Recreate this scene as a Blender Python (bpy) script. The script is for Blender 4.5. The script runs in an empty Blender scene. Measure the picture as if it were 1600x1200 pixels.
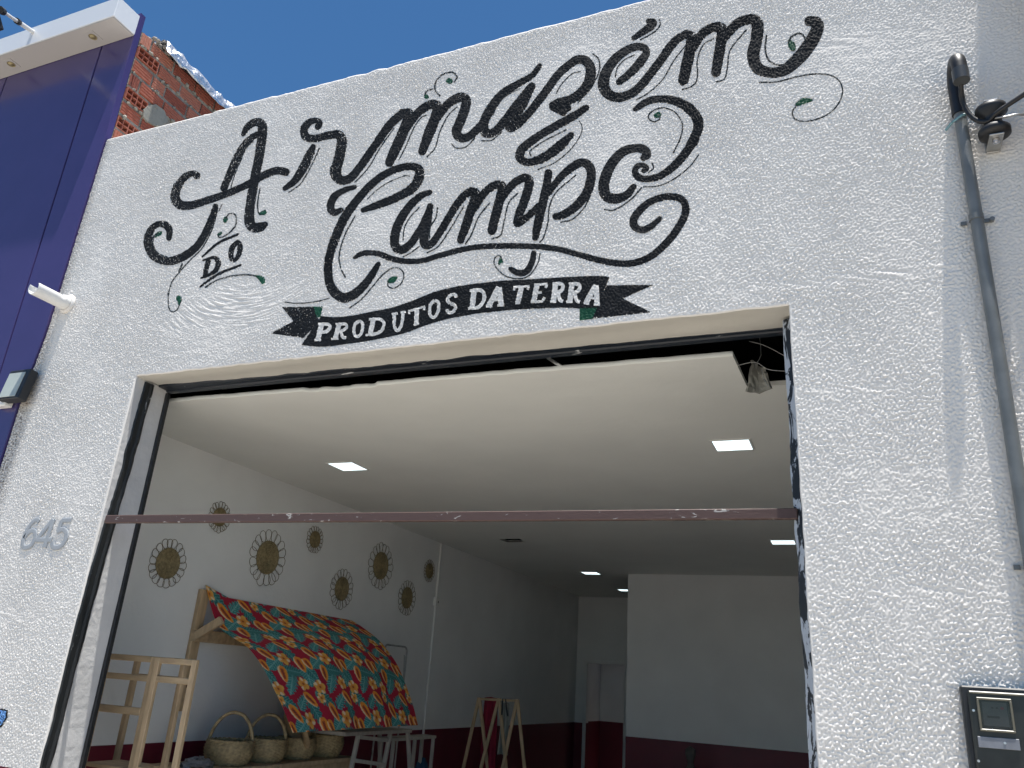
import bpy, bmesh, math, random
import numpy as np
from mathutils import Vector, Matrix
random.seed(7); rng = np.random.default_rng(11)
S = bpy.context.scene
COL = S.collection

# ------------------------------------------------------------------ camera
FPX = 1244.2247                       # focal length in pixels of a 1600 x 1200 picture
YAW, PIT, ROL = (math.radians(a) for a in (-23.77923472, 20.53846953, 3.9936755))
CAM = np.array([0.0, -2.8, 1.6])
FW = np.array([math.sin(YAW)*math.cos(PIT), math.cos(YAW)*math.cos(PIT), math.sin(PIT)])
_r0 = np.array([math.cos(YAW), -math.sin(YAW), 0.0]); _u0 = np.cross(_r0, FW)
RT = math.cos(ROL)*_r0 + math.sin(ROL)*_u0
UP = -math.sin(ROL)*_r0 + math.cos(ROL)*_u0
cam = bpy.data.objects.new('camera', bpy.data.cameras.new('camera')); COL.objects.link(cam)
cam.matrix_world = Matrix(((RT[0], UP[0], -FW[0], CAM[0]), (RT[1], UP[1], -FW[1], CAM[1]),
                           (RT[2], UP[2], -FW[2], CAM[2]), (0, 0, 0, 1)))
cam.data.sensor_width = 36.0; cam.data.lens = 36.0*FPX/1600
cam.data.clip_start = 0.05; cam.data.clip_end = 3000
S.camera = cam

# ------------------------------------------------------------------ sky, sun, exposure
SUN = Vector((0.12, -0.1136, 1.0)).normalized()       # towards the sun: high, almost in the plane of the facade
w = bpy.data.worlds.new('World'); S.world = w; w.use_nodes = True
nt = w.node_tree; bg = nt.nodes['Background']
sky = nt.nodes.new('ShaderNodeTexSky'); sky.sky_type = 'NISHITA'; sky.sun_disc = False
sky.sun_elevation = math.asin(SUN.z); sky.sun_rotation = math.atan2(SUN.x, SUN.y)
sky.altitude = 0; sky.air_density = 1.0; sky.dust_density = 0.0; sky.ozone_density = 10.0
tint = nt.nodes.new('ShaderNodeMix'); tint.data_type = 'RGBA'; tint.blend_type = 'MULTIPLY'; tint.inputs[0].default_value = 1.0
tint.inputs[7].default_value = (0.72, 1.0, 1.04, 1)          # the deep tropical blue of the photograph
nt.links.new(sky.outputs[0], tint.inputs[6]); nt.links.new(tint.outputs[2], bg.inputs[0]); bg.inputs[1].default_value = 0.076
sl = bpy.data.lights.new('sun', 'SUN'); sl.energy = 5.0; sl.angle = math.radians(0.5); sl.color = (1.0, 0.965, 0.91)
so = bpy.data.objects.new('sun', sl); COL.objects.link(so)
so.rotation_euler = SUN.to_track_quat('Z', 'Y').to_euler(); so.location = (2, -4, 12)
S.view_settings.view_transform = 'Standard'; S.view_settings.look = 'None'
S.view_settings.exposure = 0.68; S.view_settings.gamma = 1.0
S.view_settings.use_curve_mapping = False

# ------------------------------------------------------------------ helpers
def ray(x, y): return FW + (x-800)/FPX*RT - (y-600)/FPX*UP
def on(ax, v, x, y):
    """point where the sight line through picture point (x, y) meets the plane axis=v"""
    d = ray(x, y); return CAM + d*((v-CAM[ax])/d[ax])

ORG = {}
def tag(o, label=None, cat=None, group=None, kind=None):
    if label: o['label'] = label
    if cat: o['category'] = cat
    if group: o['group'] = group
    if kind: o['kind'] = kind
    return o
def thing(name, label, cat, loc=(0, 0, 0), group=None):
    o = bpy.data.objects.new(name, None); COL.objects.link(o); o.location = loc
    o.empty_display_size = 0.1
    ORG[o] = np.array(loc, float); return tag(o, label, cat, group)

class MB:
    def __init__(s): s.v = []; s.f = []; s.sm = []
    def add(s, vs, fs, smooth=False):
        b = len(s.v); s.v += [tuple(map(float, p)) for p in vs]
        s.f += [tuple(b+i for i in f) for f in fs]; s.sm += [smooth]*len(fs); return s
    def box(s, c, d, rot=None, bev=0.0):
        h = np.array(d, float)/2
        if bev <= 0 or bev*2.2 > min(d):
            vs = np.array([[x, y, z] for x in (-1, 1) for y in (-1, 1) for z in (-1, 1)])*h
            fs = [(0, 1, 3, 2), (4, 6, 7, 5), (0, 4, 5, 1), (2, 3, 7, 6), (0, 2, 6, 4), (1, 5, 7, 3)]
        else:
            vs = []; idx = {}
            for x in (-1, 1):
                for y in (-1, 1):
                    for z in (-1, 1):
                        for k in range(3):
                            p = np.array([x, y, z])*(h-bev); p[k] = (x, y, z)[k]*h[k]
                            idx[(x, y, z, k)] = len(vs); vs.append(p)
            vs = np.array(vs); fs = []
            for k in range(3):
                a, b2 = [(1, 2), (2, 0), (0, 1)][k]
                for sg in (-1, 1):
                    q = []
                    for (u, v) in ((-1, -1), (1, -1), (1, 1), (-1, 1)):
                        t = [0, 0, 0]; t[k] = sg; t[a] = u; t[b2] = v; q.append(idx[(*t, k)])
                    fs.append(tuple(q if sg > 0 else q[::-1]))
            cen = lambda f: vs[list(f)].mean(0)
            def orient(f):
                n = np.cross(vs[f[1]]-vs[f[0]], vs[f[2]]-vs[f[0]])
                return f if n@cen(f) > 0 else f[::-1]
            for k in range(3):                                  # edge strips
                a, b2 = [(1, 2), (2, 0), (0, 1)][k]
                for u in (-1, 1):
                    for v in (-1, 1):
                        t0 = [0]*3; t1 = [0]*3; t0[k] = -1; t1[k] = 1
                        t0[a] = t1[a] = u; t0[b2] = t1[b2] = v
                        fs.append(orient((idx[(*t0, a)], idx[(*t1, a)], idx[(*t1, b2)], idx[(*t0, b2)])))
            for x in (-1, 1):
                for y in (-1, 1):
                    for z in (-1, 1): fs.append(orient(tuple(idx[(x, y, z, k)] for k in range(3))))
        if rot is not None: vs = vs @ np.array(rot).T
        return s.add(vs+np.array(c), fs)
    def beam(s, p, q, wd, ht, up=(0, 0, 1), bev=0.0):
        p = np.array(p, float); q = np.array(q, float); a = q-p; L = np.linalg.norm(a); a /= L
        u = np.array(up, float); b = np.cross(u, a)
        if np.linalg.norm(b) < 1e-6: b = np.cross((1, 0, 0), a)
        b /= np.linalg.norm(b); c = np.cross(a, b)
        return s.box((p+q)/2, (L, wd, ht), np.array([a, b, c]).T, bev)
    def tube(s, path, r, n=8, caps=True, closed=False):
        P = np.array(path, float); m = len(P); rr = np.broadcast_to(np.array(r, float), (m,))
        T = np.gradient(P, axis=0) if not closed else np.roll(P, -1, 0)-np.roll(P, 1, 0)
        T /= np.linalg.norm(T, axis=1)[:, None]+1e-12
        nrm = np.cross(T[0], (0.3, 0.2, 0.9)); nrm /= np.linalg.norm(nrm)
        ang = np.arange(n)*2*math.pi/n; vs = []
        for i in range(m):
            nrm = nrm-T[i]*(nrm@T[i]); nrm /= np.linalg.norm(nrm); b = np.cross(T[i], nrm)
            vs += list(P[i]+rr[i]*(np.cos(ang)[:, None]*nrm+np.sin(ang)[:, None]*b))
        fs = []
        for i in range(m if closed else m-1):
            j = (i+1) % m
            for k in range(n):
                fs.append((i*n+k, i*n+(k+1) % n, j*n+(k+1) % n, j*n+k))
        s.add(vs, fs, True)
        if caps and not closed:
            s.add(vs[:n], [tuple(range(n))[::-1]]); s.add(vs[-n:], [tuple(range(n))])
        return s
    def lathe(s, prof, n=24, M=None, smooth=True):
        """prof: (r, z) pairs turned about z, then placed by the 4x4 M"""
        vs = []; ang = np.arange(n)*2*math.pi/n
        for r, z in prof: vs += [(r*math.cos(a), r*math.sin(a), z) for a in ang]
        fs = []
        for i in range(len(prof)-1):
            for k in range(n): fs.append((i*n+k, i*n+(k+1) % n, (i+1)*n+(k+1) % n, (i+1)*n+k))
        if M is not None: vs = [tuple(M @ Vector(p)) for p in vs]
        return s.add(vs, fs, smooth)
    def grid(s, P, smooth=True, flip=False):
        P = np.array(P); a, b = P.shape[:2]; fs = []
        for i in range(a-1):
            for j in range(b-1):
                q = (i*b+j, i*b+j+1, (i+1)*b+j+1, (i+1)*b+j); fs.append(q[::-1] if flip else q)
        return s.add(P.reshape(-1, 3), fs, smooth)
    def prism(s, pts, ax, lo, hi):
        """polygon (2D in the other two axes) extruded along axis ax"""
        n = len(pts); o = [k for k in range(3) if k != ax]
        def mk(v):
            r = []
            for p in pts:
                t = [0, 0, 0]; t[ax] = v; t[o[0]] = p[0]; t[o[1]] = p[1]; r.append(t)
            return r
        vs = mk(lo)+mk(hi)
        return s.add(vs, [tuple(range(n)), tuple(range(2*n-1, n-1, -1))]+[(i, (i+1) % n, n+(i+1) % n, n+i) for i in range(n)])
    def build(s, name, mat, parent=None, fix=False):
        me = bpy.data.meshes.new(name); org = ORG.get(parent, np.zeros(3))
        V = np.array(s.v, float)-org
        me.from_pydata(V.tolist(), [], s.f); me.polygons.foreach_set('use_smooth', s.sm)
        if fix:
            bm = bmesh.new(); bm.from_mesh(me); bmesh.ops.recalc_face_normals(bm, faces=bm.faces); bm.to_mesh(me); bm.free()
        me.materials.append(mat); me.update()
        o = bpy.data.objects.new(name, me); COL.objects.link(o)
        if parent is not None: o.parent = parent; ORG[o] = org
        else: ORG[o] = np.zeros(3)
        return o
def part(name, mat, parent, mb, fix=True): return mb.build(name, mat, parent, fix)

def solo(mb, name, mat, label, cat, group=None, kind=None):
    """a thing that is one mesh, its origin at its own base"""
    V = np.array(mb.v); c = (V.min(0)+V.max(0))/2; c[2] = V[:, 2].min()
    ORG['tmp'] = c; o = mb.build(name, mat, None, True)
    me = o.data; co = (V-c).astype(np.float32).ravel(); me.vertices.foreach_set('co', co); me.update(); o.location = c; ORG[o] = c
    return tag(o, label, cat, group, kind)

# ------------------------------------------------------------------ materials
def new_mat(name):
    m = bpy.data.materials.new(name); m.use_nodes = True; t = m.node_tree
    return m, t, t.nodes['Principled BSDF']
def N(t, typ, **kw):
    n = t.nodes.new(typ)
    for k, v in kw.items():
        if k.startswith('i_'):
            key = k[2:]; n.inputs[int(key) if key.isdigit() else key].default_value = v
        else: setattr(n, k, v)
    return n
def ramp(t, fac, stops):
    r = t.nodes.new('ShaderNodeValToRGB'); e = r.color_ramp.elements
    while len(e) > 1: e.remove(e[0])
    e[0].position, e[0].color = stops[0][0], (*stops[0][1], 1)
    for p, c in stops[1:]:
        x = e.new(p); x.color = (*c, 1)
    t.links.new(fac, r.inputs[0]); return r.outputs[0]
def mix(t, f, a, b, typ='MIX'):
    m = N(t, 'ShaderNodeMix', data_type='RGBA', blend_type=typ)
    for k, v in ((0, f), (6, a), (7, b)):
        if hasattr(v, 'links') or hasattr(v, 'is_linked'): t.links.new(v, m.inputs[k])
        else: m.inputs[k].default_value = v if k == 0 else (*v, 1)
    return m.outputs[2]
def math_(t, op, a, b=None, clamp=False):
    m = N(t, 'ShaderNodeMath', operation=op, use_clamp=clamp)
    for k, v in ((0, a), (1, b)):
        if v is None: continue
        if hasattr(v, 'is_linked'): t.links.new(v, m.inputs[k])
        else: m.inputs[k].default_value = v
    return m.outputs[0]
def pos(t): return N(t, 'ShaderNodeNewGeometry').outputs['Position']
def simple(name, col, rough=0.6, var=0.12, scale=9.0, bump=0.0, bscale=120.0, metal=0.0, stretch=None):
    m, t, p = new_mat(name); v = N(t, 'ShaderNodeTexCoord').outputs['Object']
    if stretch is not None:
        mp = N(t, 'ShaderNodeMapping'); mp.inputs['Scale'].default_value = stretch; t.links.new(v, mp.inputs[0]); v = mp.outputs[0]
    n = N(t, 'ShaderNodeTexNoise', i_Scale=scale, i_Detail=5.0); t.links.new(v, n.inputs['Vector'])
    c = np.array(col); lo = tuple(np.clip(c*(1-var), 0, 1)); hi = tuple(np.clip(c*(1+var), 0, 1))
    t.links.new(ramp(t, n.outputs[0], [(0.3, lo), (0.7, hi)]), p.inputs['Base Color'])
    p.inputs['Roughness'].default_value = rough; p.inputs['Metallic'].default_value = metal
    if bump:
        b = N(t, 'ShaderNodeTexNoise', i_Scale=bscale, i_Detail=4.0); t.links.new(v, b.inputs['Vector'])
        bp = N(t, 'ShaderNodeBump', i_Strength=1.0, i_Distance=bump); t.links.new(b.outputs[0], bp.inputs['Height']); t.links.new(bp.outputs[0], p.inputs['Normal'])
    return m

def stucco(name, col, dirt=True, rough=0.85, fade=False):
    m, t, p = new_mat(name); P = pos(t)
    n1 = N(t, 'ShaderNodeTexNoise', i_Scale=90.0, i_Detail=2.0); t.links.new(P, n1.inputs['Vector'])
    n3 = N(t, 'ShaderNodeTexNoise', i_Scale=2.2, i_Detail=4.0); t.links.new(P, n3.inputs['Vector'])
    sx = N(t, 'ShaderNodeSeparateXYZ'); t.links.new(P, sx.inputs[0])
    c = ramp(t, n3.outputs[0], [(0.3, tuple(np.array(col)*0.95)), (0.7, tuple(np.minimum(np.array(col)*1.03, 1)))])
    if dirt:        # grime caught in the pores, worst along the joint at the left end of the wall; maroon band at the foot
        e = math_(t, 'SUBTRACT', 1.0, math_(t, 'MULTIPLY', math_(t, 'ADD', sx.outputs[0], 4.16), 13.0), True)
        e = math_(t, 'MULTIPLY', e, math_(t, 'MULTIPLY', math_(t, 'SUBTRACT', n1.outputs[0], 0.36), 3.0), True)
        c = mix(t, e, c, (0.13, 0.10, 0.08))
        c = mix(t, math_(t, 'LESS_THAN', sx.outputs[2], 1.1), c, (0.13, 0.012, 0.025))
    else:           # coats of uneven thickness
        n5 = N(t, 'ShaderNodeTexNoise', i_Scale=9.0, i_Detail=5.0, i_Roughness=0.65); t.links.new(P, n5.inputs['Vector'])
        c = mix(t, ramp(t, n5.outputs[0], [(0.45, (0, 0, 0)), (0.75, (0.5, 0.5, 0.5))]), c, tuple(np.array(col)*1.6+0.012))
    if fade:        # brush skips: specks of the wall showing through the paint
        n4 = N(t, 'ShaderNodeTexNoise', i_Scale=150.0, i_Detail=3.0); t.links.new(P, n4.inputs['Vector'])
        c = mix(t, math_(t, 'GREATER_THAN', n4.outputs[0], fade), c, (0.55, 0.55, 0.56))
    t.links.new(c, p.inputs['Base Color']); p.inputs['Roughness'].default_value = rough
    p.inputs['Specular IOR Level'].default_value = 0.2
    return m

M = {}
M['stucco'] = stucco('white_stucco', (0.79, 0.752, 0.70))
M['black_paint'] = stucco('black_wall_paint', (0.0105, 0.0115, 0.013), False, 0.75, fade=0.85)
M['thin_paint'] = stucco('thin_brush_paint', (0.022, 0.028, 0.030), False, 0.75, fade=0.66)
M['green_paint'] = stucco('green_wall_paint', (0.012, 0.075, 0.04), False, 0.6, fade=0.72)
M['cream_paint'] = stucco('white_wall_lettering', (0.68, 0.655, 0.615), False)
M['blue_paint'] = stucco('blue_wall_paint', (0.16, 0.34, 0.66), False)
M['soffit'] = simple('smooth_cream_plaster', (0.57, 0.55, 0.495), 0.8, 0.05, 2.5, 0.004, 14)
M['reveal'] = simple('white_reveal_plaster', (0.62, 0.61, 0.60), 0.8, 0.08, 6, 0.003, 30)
M['int_wall'] = simple('interior_white_paint', (0.80, 0.80, 0.785), 0.75, 0.04, 2.5, 0.0015, 40)
M['ceiling'] = simple('ceiling_plaster', (0.78, 0.785, 0.745), 0.85, 0.04, 1.6, 0.006, 5)
M['wainscot'] = simple('dark_red_paint', (0.13, 0.008, 0.022), 0.5, 0.1, 3)
M['dark_void'] = simple('cavity_shade_black', (0.03, 0.03, 0.034), 0.95, 0.2, 3)  # near-black so cavities look unlit; the shade is put into the colour
M['tile'] = simple('floor_tile', (0.55, 0.53, 0.48), 0.35, 0.08, 3)
M['concrete'] = simple('pavement_concrete', (0.47, 0.43, 0.37), 0.9, 0.15, 1.5, 0.004, 30)
M['asphalt'] = simple('road_stone', (0.20, 0.185, 0.17), 0.9, 0.2, 4, 0.006, 40)
M['roof'] = simple('fibre_cement', (0.3, 0.3, 0.29), 0.9, 0.2, 3)
M['purple'] = simple('purple_composite_panel', (0.062, 0.047, 0.155), 0.2, 0.06, 3.0, 0.0012, 4.0)
M['white_acm'] = simple('white_composite_panel', (0.80, 0.81, 0.82), 0.35, 0.03, 1.0)
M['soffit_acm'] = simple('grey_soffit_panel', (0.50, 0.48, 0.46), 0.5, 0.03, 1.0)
M['black_metal'] = simple('black_metal', (0.018, 0.019, 0.021), 0.5, 0.2, 20)
M['white_pvc'] = simple('white_pvc', (0.78, 0.77, 0.74), 0.35, 0.04, 6)
M['grey_pvc'] = simple('grey_conduit', (0.15, 0.16, 0.16), 0.42, 0.18, 14, 0.0006, 60)
M['dark_fitting'] = simple('dark_fitting', (0.05, 0.053, 0.055), 0.35, 0.2, 14)
M['black_rubber'] = simple('black_rubber', (0.012, 0.012, 0.013), 0.45, 0.1, 20)
M['galv'] = simple('galvanised_steel', (0.42, 0.42, 0.41), 0.42, 0.2, 25, 0, 100, 0.85)
M['steel_bright'] = simple('bright_steel', (0.65, 0.65, 0.66), 0.28, 0.1, 40, 0, 100, 1.0)
M['digit'] = simple('brushed_silver_digit', (0.36, 0.375, 0.39), 0.5, 0.05, 20)
M['pine'] = simple('raw_pine', (0.50, 0.36, 0.215), 0.6, 0.22, 7, 0.0008, 60, 0, (5, 5, 1.0))
M['pine_h'] = simple('raw_pine_boards', (0.48, 0.345, 0.205), 0.6, 0.22, 7, 0.0008, 60, 0, (1.0, 5, 5))
M['pale_wood'] = simple('pale_painted_wood', (0.44, 0.40, 0.35), 0.6, 0.15, 8, 0, 60, 0, (4, 4, 1))
M['knot'] = simple('wood_knot', (0.09, 0.05, 0.03), 0.7, 0.2, 30)
M['straw'] = simple('palm_straw', (0.26, 0.205, 0.105), 0.8, 0.35, 60, 0.0015, 160)
M['straw_wire'] = simple('straw_covered_wire', (0.17, 0.13, 0.07), 0.7, 0.3, 60)
M['wicker'] = simple('woven_cane', (0.43, 0.32, 0.17), 0.65, 0.35, 45)
M['hat'] = simple('straw_hat', (0.45, 0.31, 0.17), 0.8, 0.15, 50, 0.001, 200)
M['red_cloth'] = simple('red_cloth', (0.22, 0.008, 0.03), 0.9, 0.15, 10)
M['grey_cloth'] = simple('grey_cloth', (0.30, 0.31, 0.28), 0.9, 0.15, 10)
M['dim_clay'] = simple('dim_clay', (0.10, 0.09, 0.08), 0.8, 0.15, 10)
M['blue_cloth'] = simple('blue_plastic', (0.006, 0.06, 0.13), 0.5, 0.15, 10)
M['grey_film'] = simple('crumpled_grey_plastic', (0.20, 0.20, 0.21), 0.4, 0.35, 30)
M['brown_wall'] = simple('beige_neighbour_render', (0.40, 0.31, 0.23), 0.9, 0.12, 4, 0.003, 60)
M['mortar'] = simple('rough_mortar', (0.30, 0.27, 0.23), 0.95, 0.35, 22, 0.010, 60)
M['conc_patch'] = simple('cement_patch', (0.30, 0.285, 0.24), 0.9, 0.12, 14, 0.003, 60)
M['lens_glass'] = simple('pale_floodlight_glass', (0.42, 0.46, 0.42), 0.22, 0.05, 8)
M['downlight'] = simple('brass_downlight', (0.36, 0.30, 0.16), 0.35, 0.1, 20, 0, 100, 0.4)
M['plaster_chunk'] = simple('grey_gypsum_flap', (0.30, 0.30, 0.27), 0.9, 0.2, 12)
M['meter_body'] = simple('smoky_meter_case', (0.022, 0.024, 0.022), 0.30, 0.3, 18)
M['meter_plate'] = simple('grey_meter_plate', (0.20, 0.21, 0.235), 0.45, 0.1, 40)
M['meter_frame'] = simple('bronze_meter_frame', (0.16, 0.145, 0.105), 0.35, 0.2, 30)
M['meter_face'] = simple('meter_face', (0.13, 0.15, 0.16), 0.5, 0.15, 30)
M['meter_red'] = simple('red_meter_dial', (0.30, 0.06, 0.09), 0.5, 0.05, 30)
M['green_tape'] = simple('pale_blue_tape', (0.16, 0.30, 0.33), 0.5, 0.05, 30)

def brick_mat():
    m, t, p = new_mat('hollow_clay_brick'); oi = N(t, 'ShaderNodeObjectInfo')
    v = N(t, 'ShaderNodeTexCoord').outputs['Object']
    n = N(t, 'ShaderNodeTexNoise', i_Scale=30.0, i_Detail=6.0); t.links.new(v, n.inputs['Vector'])
    f = math_(t, 'ADD', math_(t, 'MULTIPLY', oi.outputs['Random'], 0.55), math_(t, 'MULTIPLY', n.outputs[0], 0.55))
    t.links.new(ramp(t, f, [(0.15, (0.21, 0.06, 0.042)), (0.5, (0.35, 0.10, 0.062)), (0.8, (0.43, 0.17, 0.115))]), p.inputs['Base Color'])
    p.inputs['Roughness'].default_value = 0.9
    b = N(t, 'ShaderNodeBump', i_Strength=1.0, i_Distance=0.002); t.links.new(n.outputs[0], b.inputs['Height']); t.links.new(b.outputs[0], p.inputs['Normal'])
    return m
M['brick'] = brick_mat()

def flaked(name, base, flake, cut, scale, soft=0.03, stretch=(1, 1, 0.28), rough=0.5):
    """paint with chips and smears of a second colour"""
    m, t, p = new_mat(name); P = pos(t)
    mp = N(t, 'ShaderNodeMapping'); mp.inputs['Scale'].default_value = stretch; t.links.new(P, mp.inputs[0])
    n = N(t, 'ShaderNodeTexNoise', i_Scale=scale, i_Detail=5.0, i_Roughness=0.62, i_Distortion=1.2); t.links.new(mp.outputs[0], n.inputs['Vector'])
    n2 = N(t, 'ShaderNodeTexNoise', i_Scale=2.2, i_Detail=2.0); t.links.new(P, n2.inputs['Vector'])
    f = math_(t, 'ADD', n.outputs[0], math_(t, 'MULTIPLY', math_(t, 'SUBTRACT', n2.outputs[0], 0.5), 0.35))
    r = ramp(t, f, [(cut, base), (cut+soft, flake)])
    t.links.new(r, p.inputs['Base Color']); p.inputs['Roughness'].default_value = rough
    b = N(t, 'ShaderNodeBump', i_Strength=0.6, i_Distance=0.003); t.links.new(n.outputs[0], b.inputs['Height']); t.links.new(b.outputs[0], p.inputs['Normal'])
    return m
M['jamb_flaked'] = flaked('flaking_black_paint', (0.012, 0.013, 0.016), (0.45, 0.48, 0.52), 0.50, 24)
M['jamb_black'] = flaked('black_steel_paint', (0.012, 0.014, 0.015), (0.40, 0.41, 0.42), 0.70, 26)
M['header_black'] = flaked('navy_steel_paint', (0.014, 0.019, 0.028), (0.42, 0.43, 0.43), 0.68, 22, 0.02, (0.3, 1, 1), 0.4)
M['bar_rust'] = flaked('primer_red_steel', (0.085, 0.048, 0.04), (0.42, 0.40, 0.37), 0.645, 46, 0.03, (0.4, 1, 1), 0.55)

def emit(name, col, s):
    m, t, p = new_mat(name); p.inputs['Base Color'].default_value = (*col, 1)
    p.inputs['Emission Color'].default_value = (*col, 1); p.inputs['Emission Strength'].default_value = s
    return m
M['led'] = emit('led_diffuser', (0.80, 0.97, 1.0), 1.1)

def glass(name, col, a):
    m, t, p = new_mat(name); p.inputs['Base Color'].default_value = (*col, 1); p.inputs['Roughness'].default_value = 0.06
    p.inputs['Alpha'].default_value = a; return m
M['glass'] = glass('meter_window_glass', (0.05, 0.06, 0.06), 0.35)

def foil_mat():
    m, t, p = new_mat('aluminium_membrane'); v = N(t, 'ShaderNodeTexCoord').outputs['Object']
    n = N(t, 'ShaderNodeTexVoronoi', i_Scale=16.0); t.links.new(v, n.inputs['Vector'])
    n2 = N(t, 'ShaderNodeTexNoise', i_Scale=22.0, i_Detail=3.0); t.links.new(v, n2.inputs['Vector'])
    p.inputs['Base Color'].default_value = (0.72, 0.73, 0.75, 1); p.inputs['Metallic'].default_value = 0.75; p.inputs['Roughness'].default_value = 0.33
    h = math_(t, 'ADD', n.outputs[0], n2.outputs[0])
    b = N(t, 'ShaderNodeBump', i_Strength=1.0, i_Distance=0.02); t.links.new(h, b.inputs['Height']); t.links.new(b.outputs[0], p.inputs['Normal'])
    return m
M['foil'] = foil_mat()

# ------------------------------------------------------------------ ground
g = MB(); g.box((0, 200-2.9+0.0, -0.06), (900, 0.001, 0.001))
def slab(x0, x1, y0, y1, z0, z1): return MB().box(((x0+x1)/2, (y0+y1)/2, (z0+z1)/2), (x1-x0, y1-y0, z1-z0))
gm = MB().add([(-700, -700, -0.16), (700, -700, -0.16), (700, 700, -0.16), (-700, 700, -0.16)], [(0, 1, 2, 3)])
tag(gm.build('ground', M['asphalt']), kind='structure')
tag(slab(-40, 40, -5.2, -0.002, -0.14, 0.0).build('pavement', M['concrete']), kind='structure')
tag(slab(-40, 40, -13.5, -5.35, -0.155, -0.13).build('road', M['asphalt']), kind='structure')
tag(slab(-40, 40, -5.348, -5.202, -0.15, 0.015).build('kerb', M['conc_patch']), kind='structure')
tag(slab(-40, 40, -17.5, -13.55, -0.14, 0.0).build('pavement', M['concrete']), kind='structure')
tag(slab(-3.985, 0.895, 0.237, 10.69, -0.02, 0.02).build('floor', M['tile']), kind='structure')
tag(slab(-3.36, -0.148, 0.0, 0.235, -0.02, 0.015).build('threshold', M['tile']), kind='structure')

# ------------------------------------------------------------------ relief of the sprayed stucco: a real height field over the wall
FX0, FZ0, FD = -4.5, 0.9, 0.0022
FNX, FNZ = 2720, 1800
def band(n0, n1, lo, hi, seed, ax=1.0, az=1.0):
    r = np.random.default_rng(seed); w_ = r.normal(size=(n1, n0)).astype(np.float32)
    kx = np.fft.rfftfreq(n0, FD)[None, :]*ax; kz = np.fft.fftfreq(n1, FD)[:, None]*az; k = np.hypot(kx, kz)
    f = np.exp(-(k/hi)**2)*(1-np.exp(-(k/lo)**2)); h_ = np.fft.irfft2(np.fft.rfft2(w_)*f, s=(n1, n0)); return (h_/h_.std()).astype(np.float32)
RELIEF = 0.0017
_f1 = band(FNX, FNZ, 76, 106, 3, 0.92, 1.12)            # grains some 12 to 16 mm apart
_f1 = np.where(_f1 > 0, np.abs(_f1)**0.9, -0.7*np.abs(_f1)**0.9)
_f2 = band(FNX, FNZ, 0.3, 3.0, 4); _f3 = band(FNX, FNZ, 8, 24, 5)
_am = np.clip(1+0.22*_f2, 0.5, 1.5)
_st = band(FNX, FNZ, 50, 85, 6)
_X = (FX0+FD*np.arange(FNX))[None, :]; _Z = (FZ0+FD*np.arange(FNZ))[:, None]
def bil(A, u, v):
    u = np.clip(u, 0, A.shape[1]-1.01); v = np.clip(v, 0, A.shape[0]-1.01); i = u.astype(int); j = v.astype(int); a = u-i; b = v-j
    return (A[j, i]*(1-a)+A[j, i+1]*a)*(1-b)+(A[j+1, i]*(1-a)+A[j+1, i+1]*a)*b
# curved trowel strokes under the small word, and a few straight smears
_r = np.hypot(_X+2.70, _Z-3.92); _th = np.arctan2(_X+2.70, 3.92-_Z)
_tw = bil(_st, np.abs(_r*520) % (FNX-2), (np.abs(_th+3)*22) % (FNZ-2))
_k = np.clip(1.5-np.hypot((_X+2.86)/0.40, (_Z-3.285)/0.15)*1.25+0.25*_f2, 0, 1)
HF = RELIEF*(_f1*_am*(1-0.85*_k)+0.8*_tw*_k+0.17*_f3)
for (cx_, cz_, lx_, lz_, sd) in ((0.10, 3.05, 0.55, 0.03, 0.5), (0.25, 2.32, 0.30, 0.02, 0.8), (0.30, 1.95, 0.35, 0.03, 0.4), (-0.02, 2.62, 0.25, 0.02, 0.3), (-3.80, 1.75, 0.35, 0.03, 0.3), (0.12, 4.12, 0.3, 0.03, 0.6)):
    q_ = np.clip(1.3-np.hypot((_X-cx_)/lx_, (_Z-cz_)/lz_), 0, 1); HF = HF*(1-0.35*q_)+RELIEF*0.45*q_*bil(_st, (_X-FX0)*25+0*_Z, (_Z-FZ0)*300+30*np.sin(_X*3))
HF = HF.astype(np.float32)
def hgt(x, z): return bil(HF, (np.asarray(x)-FX0)/FD, (np.asarray(z)-FZ0)/FD)
SUNK = []                                               # where paint covers the wall
def np_mesh(name, V, F, mat, parent, smooth=True):
    me = bpy.data.meshes.new(name); V = (np.asarray(V, np.float64)-ORG.get(parent, np.zeros(3))).astype(np.float32); F = np.asarray(F, np.int32); k = F.shape[1]
    me.vertices.add(len(V)); me.vertices.foreach_set('co', V.ravel()); me.loops.add(F.size); me.loops.foreach_set('vertex_index', F.ravel())
    me.polygons.add(len(F)); me.polygons.foreach_set('loop_start', np.arange(0, F.size, k, dtype=np.int32)); me.polygons.foreach_set('use_smooth', np.full(len(F), smooth))
    me.update(calc_edges=True); me.validate(); me.materials.append(mat); o = bpy.data.objects.new(name, me); COL.objects.link(o); o.parent = parent; ORG[o] = ORG.get(parent, np.zeros(3)); return o
def gquads(a, b, off=0):
    i = np.arange(a*b).reshape(a, b)+off; return np.stack([i[:-1, :-1], i[:-1, 1:], i[1:, 1:], i[1:, :-1]], -1).reshape(-1, 4)
def face_out(o):
    """turn every face towards the street"""
    me = o.data; n = len(me.polygons)
    nr = np.zeros(n*3, np.float32); me.polygons.foreach_get('normal', nr)
    if (nr[1::3] > 0).mean() > 0.5: me.flip_normals()
    return o

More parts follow.
